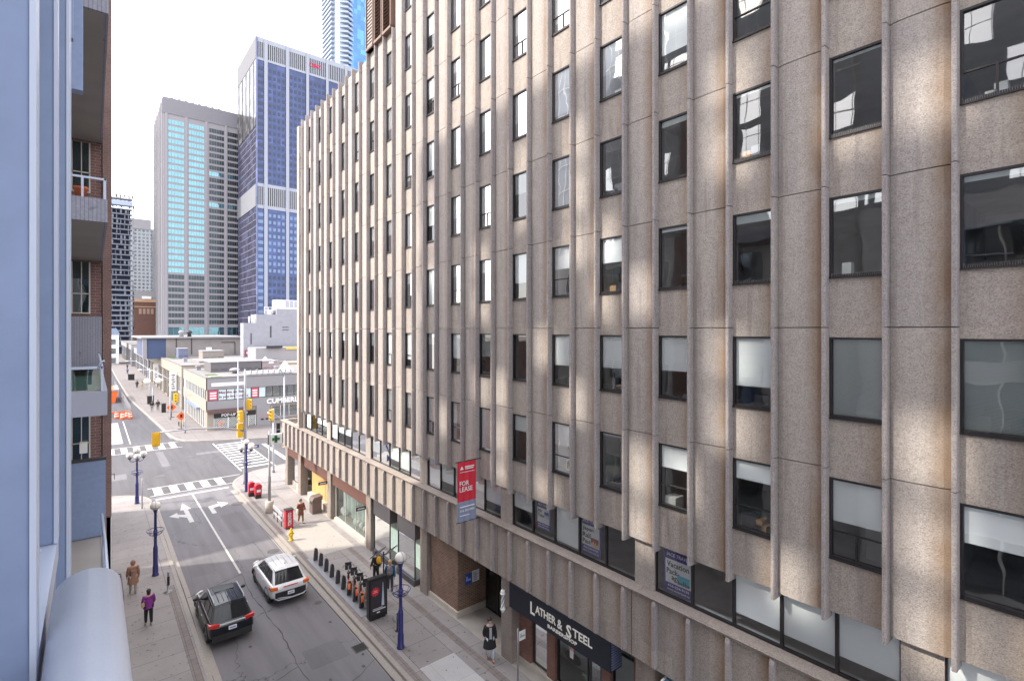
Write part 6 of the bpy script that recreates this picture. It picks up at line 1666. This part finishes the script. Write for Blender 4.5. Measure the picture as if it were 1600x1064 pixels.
    p_ = MB().box(x-.16, x+.16, y-.062, y-.05, pz-.08, pz+.08).build('number_plate', wh, t)
    MB().box(x-.12, x+.12, y-.066, y-.0625, pz-.035, pz+.03).build('plate_print', pm('plate_blue', (.2, .3, .6), .6), p_)
    MB().box(x-.10, x+.10, y-.05, y-.035, pz+.09, pz+.11).build('plate_lamp', m_black, t)
    return t
m_bcar = pm('car_black_paint', (.008, .010, .016), .22, var=0, spec=.35, coat=.25)
m_wcar = pm('car_white_paint', (.72, .72, .74), .25, var=0, spec=.5, coat=.8)
car('black compact SUV with silver roof rails driving away in the left lane', 4.82, 25.55, m_bcar, 'black')
car('white compact SUV with orange tail lights driving away ahead of the black one', 7.84, 27.45, m_wcar, 'white')

# ================================================================ people
m_skin = pm('skin', (.48, .29, .21), .6, var=.05); m_hair = pm('dark_hair', (.03, .02, .018), .6); m_hair2 = pm('blond_hair', (.42, .30, .16), .6)
def cloth(n, c): return pm(n, c, .9, var=.18, scale=9)
def person(lab, x, y, hd, H=1.70, top=(.3, .2, .15), legs=(.02, .02, .03), shoes=(.1, .1, .1), hair=None, coat=None, step=.18, arms=(.15, -.15), hood=False, extras=None, detail=True, z0=.13, grp=None, elbow=0):
    t = thing('person', lab, 'person', (0, 0, 0), grp)
    k = H/1.72; s_ = step
    V = {}
    def p(n, a, b, c, r): V[n] = ((a*k, b*k, c*k), r*k)
    p('pelvis', 0, 0, .95, .135); p('waist', 0, .0, 1.10, .125); p('chest', 0, .01, 1.30, .145); p('ush', 0, .0, 1.43, .10); p('neck', 0, .01, 1.51, .052); p('head0', 0, .02, 1.57, .07); p('head1', 0, .03, 1.65, .09); p('head2', 0, .015, 1.71, .065)
    for sx, nm, st_, ar in ((-1, 'l', s_, arms[0]), (1, 'r', -s_, arms[1])):
        p('hip'+nm, sx*.09, 0, .90, .09); p('knee'+nm, sx*.10, st_*.55+.03, .50, .062); p('ank'+nm, sx*.10, st_-(.04 if st_ < 0 else 0), .10+(.03 if st_ < 0 else 0), .04); p('toe'+nm, sx*.11, st_+.15, .045, .036)
        p('sh'+nm, sx*.18, 0, 1.40, .065); p('el'+nm, sx*.235, ar*.5, 1.13, .046); 
        wz = .90+abs(elbow)*.22; wy = ar+.03+elbow*.24; wx = sx*(.25-.12*elbow)
        p('wr'+nm, wx, wy, wz, .03); p('palm'+nm, wx, wy+.03, wz-.07, .034)
        for f in range(4): p('fa%d' % f+nm, wx+.004*sx, wy+.005+.019*f, wz-.125-(.008 if f in (1, 2) else 0), .0095); p('fb%d' % f+nm, wx-.012*sx, wy+.01+.019*f, wz-.165-(.01 if f in (1, 2) else 0), .008)
        p('ta'+nm, wx-.02*sx, wy+.055, wz-.08, .011); p('tb'+nm, wx-.026*sx, wy+.075, wz-.115, .009)
    E_ = [('pelvis', 'waist'), ('waist', 'chest'), ('chest', 'ush'), ('ush', 'neck'), ('neck', 'head0'), ('head0', 'head1'), ('head1', 'head2')]
    for nm in 'lr':
        E_ += [('pelvis', 'hip'+nm), ('hip'+nm, 'knee'+nm), ('knee'+nm, 'ank'+nm), ('ank'+nm, 'toe'+nm), ('ush', 'sh'+nm), ('sh'+nm, 'el'+nm), ('el'+nm, 'wr'+nm), ('wr'+nm, 'palm'+nm)]
        if detail:
            for f in range(4): E_ += [('palm'+nm, 'fa%d' % f+nm), ('fa%d' % f+nm, 'fb%d' % f+nm)]
            E_ += [('palm'+nm, 'ta'+nm), ('ta'+nm, 'tb'+nm)]
    def grow(name, edges, m, fat=0, sub=2):
        names = []
        for a, b in edges:
            for q in (a, b):
                if q not in names: names.append(q)
        return skinmesh(name, [V[q][0] for q in names], [(names.index(a), names.index(b)) for a, b in edges], [V[q][1]+fat for q in names], m, t, sub)
    grow('body', E_, m_skin, 0, 2 if detail else 1)
    grow('trousers', [('pelvis', 'hipl'), ('pelvis', 'hipr'), ('hipl', 'kneel'), ('hipr', 'kneer'), ('kneel', 'ankl'), ('kneer', 'ankr')], cloth('trouser_%.2f%.2f%.2f' % legs, legs), .018, 1)
    tm = cloth('top_%.2f%.2f%.2f' % top, top)
    grow('jacket', [('pelvis', 'waist'), ('waist', 'chest'), ('chest', 'ush')]+[e for nm in 'lr' for e in (('ush', 'sh'+nm), ('sh'+nm, 'el'+nm), ('el'+nm, 'wr'+nm))], tm, .028, 2)
    sh = MB()
    for nm in 'lr':
        c = V['ank'+nm][0]; sh.ball((c[0], c[1]+.06*k, max(c[2]-.055, .035)), .06*k, 0, 10, .8, 2.1, .75)
    sh.build('shoe', cloth('shoe_%.2f%.2f%.2f' % shoes, shoes), t)
    hm = hair or m_hair
    if hood: MB().ball((0, .0, 1.63*k), .125*k, 0, 14, 1, 1.05, 1.15).build('hood', tm, t)
    else:
        hb = MB().ball((0, -.012*k, 1.665*k), .108*k, 0, 14, .92, 1.02, 1.0)
        hb.ball((0, -.05*k, 1.58*k), .085*k, 0, 10, 1.0, .7, 1.3); hb.build('hair', hm, t)
        fc = MB().ball((0, .125*k, 1.62*k), .016*k, 0, 6, .8, 1, 1.4).ball((-.032*k, .108*k, 1.645*k), .010*k, 0, 6).ball((.032*k, .108*k, 1.645*k), .010*k, 0, 6)
        fc.build('face', m_skin, t)
    if coat:
        zb, fl = coat
        prof = [(.20*fl, zb), (.195*fl, zb+.02), (.18*fl, (zb+1.0)/2), (.165, 1.0), (.158, 1.15), (.16, 1.3)]
        cm = MB().lathe([(r*k, z*k) for r, z in prof], (0, 0, 0), 16, 0, True, 1.15, .95)
        cm.build('coat', tm, t)
    if extras: extras(t, k)
    t.location = (x, y, z0); t.rotation_euler = (0, 0, hd); return t
def bag(m, dx, dy, z, sx=.10, sy=.26, sz=.26):
    def f(t, k):
        MB().box(dx-sx/2, dx+sx/2, dy-sy/2, dy+sy/2, z-sz/2, z+sz/2).build('bag', m, t, bevel=.02)
        MB().tube([(dx, dy-.08, z+sz/2), (dx*.4, 0, 1.40*k), (-dx*.6, .05, 1.38*k)], .012, 5).build('bag_strap', m, t)
    return f
def pack(m):
    def f(t, k):
        MB().ball((0, -.21*k, 1.27*k), .17*k, 0, 14, .95, .65, 1.35).build('backpack', m, t)
        MB().ball((0, -.31*k, 1.18*k), .10*k, 0, 10, 1.0, .5, .9).build('backpack_pocket', m, t)
    return f
m_bagl = cloth('tan_leather', (.5, .36, .22))
person('person in a long tan hooded coat walking away on the left pavement', 1.64, 33.5, .05, 1.7, (.30, .17, .115), (.35, .30, .27), (.25, .22, .2), coat=(.55, 1.12), hood=True, arms=(.1, -.05), step=.14, extras=bag(m_black, -.12, -.12, 1.05, .04, .1, .15))
person('person in a purple puffer jacket with a tan bag walking away on the left pavement', 2.03, 29.45, .05, 1.66, (.20, .03, .22), (.012, .012, .016), (.3, .3, .3), arms=(.05, .12), step=.08, elbow=.3, extras=bag(m_bagl, -.22, -.02, 1.02, .12, .2, .22), coat=(.86, 1.02))
person('woman in a rust brown coat walking towards the camera by the red box', 11.54, 38.0, PI+.2, 1.7, (.20, .07, .045), (.25, .15, .1), (.02, .02, .02), coat=(.62, .95), step=.12, elbow=.6, extras=bag(cloth('canvas_tote', (.5, .47, .4)), .26, 0, .95, .08, .3, .3))
person('person with a yellow backpack standing between the pay station and the display boxes', 12.1, 26.6, .3, 1.65, (.03, .03, .035), (.02, .02, .025), extras=pack(cloth('mustard_pack', (.75, .42, .03))), step=.05)
person('blond person in a blue jacket walking beside the display boxes behind the near lamp', 12.15, 25.0, -.5, 1.7, (.02, .10, .22), (.05, .05, .07), (.5, .5, .5), hair=m_hair2, step=.2, arms=(.2, -.25), extras=pack(cloth('grey_pack', (.2, .2, .22))))
person('person in an open black coat and pale jeans walking away from the barber shop', 12.92, 17.26, PI-.4, 1.72, (.015, .015, .018), (.50, .56, .68), (.35, .10, .05), coat=(.55, 1.25), step=.16, elbow=.35, extras=lambda t, k: MB().lathe([(.085, 1.42), (.10, 1.46), (.085, 1.52)], (0, 0, 0), 12).box(-.05, .05, .15, .165, .7, 1.42).build('scarf', cloth('grey_scarf', (.4, .38, .42)), t))
fp = dict(detail=False, grp='pedestrians on the far pavement')
person('dark-clothed pedestrian nearest the crossing on the far pavement', 7.75, 105.5, 0, 1.8, (.02, .02, .025), (.2, .2, .22), step=.2, z0=.13, **fp)
person('dark-clothed pedestrian with arms out beside the dark upright bin', 8.65, 106.5, 0, 1.8, (.03, .03, .035), (.12, .1, .1), step=.2, arms=(.3, -.3), z0=.13, **fp)
person('distant pedestrian in black further up the far pavement', 8.1, 150, 0, 1.8, (.02, .02, .02), (.03, .03, .03), z0=.13, **fp)
person('distant pedestrian in pale beige next to the one in black', 8.9, 147, 0, 1.75, (.5, .42, .3), (.4, .36, .3), z0=.13, **fp)
person('tiny pedestrian in blue near the end of the far street', 8.4, 200, 0, 1.8, (.1, .18, .4), (.03, .03, .06), z0=.13, **fp)
person('tiny dark pedestrian at the very end of the far street', 9.4, 225, 0, 1.8, (.06, .06, .1), (.03, .03, .03), z0=.13, **fp)
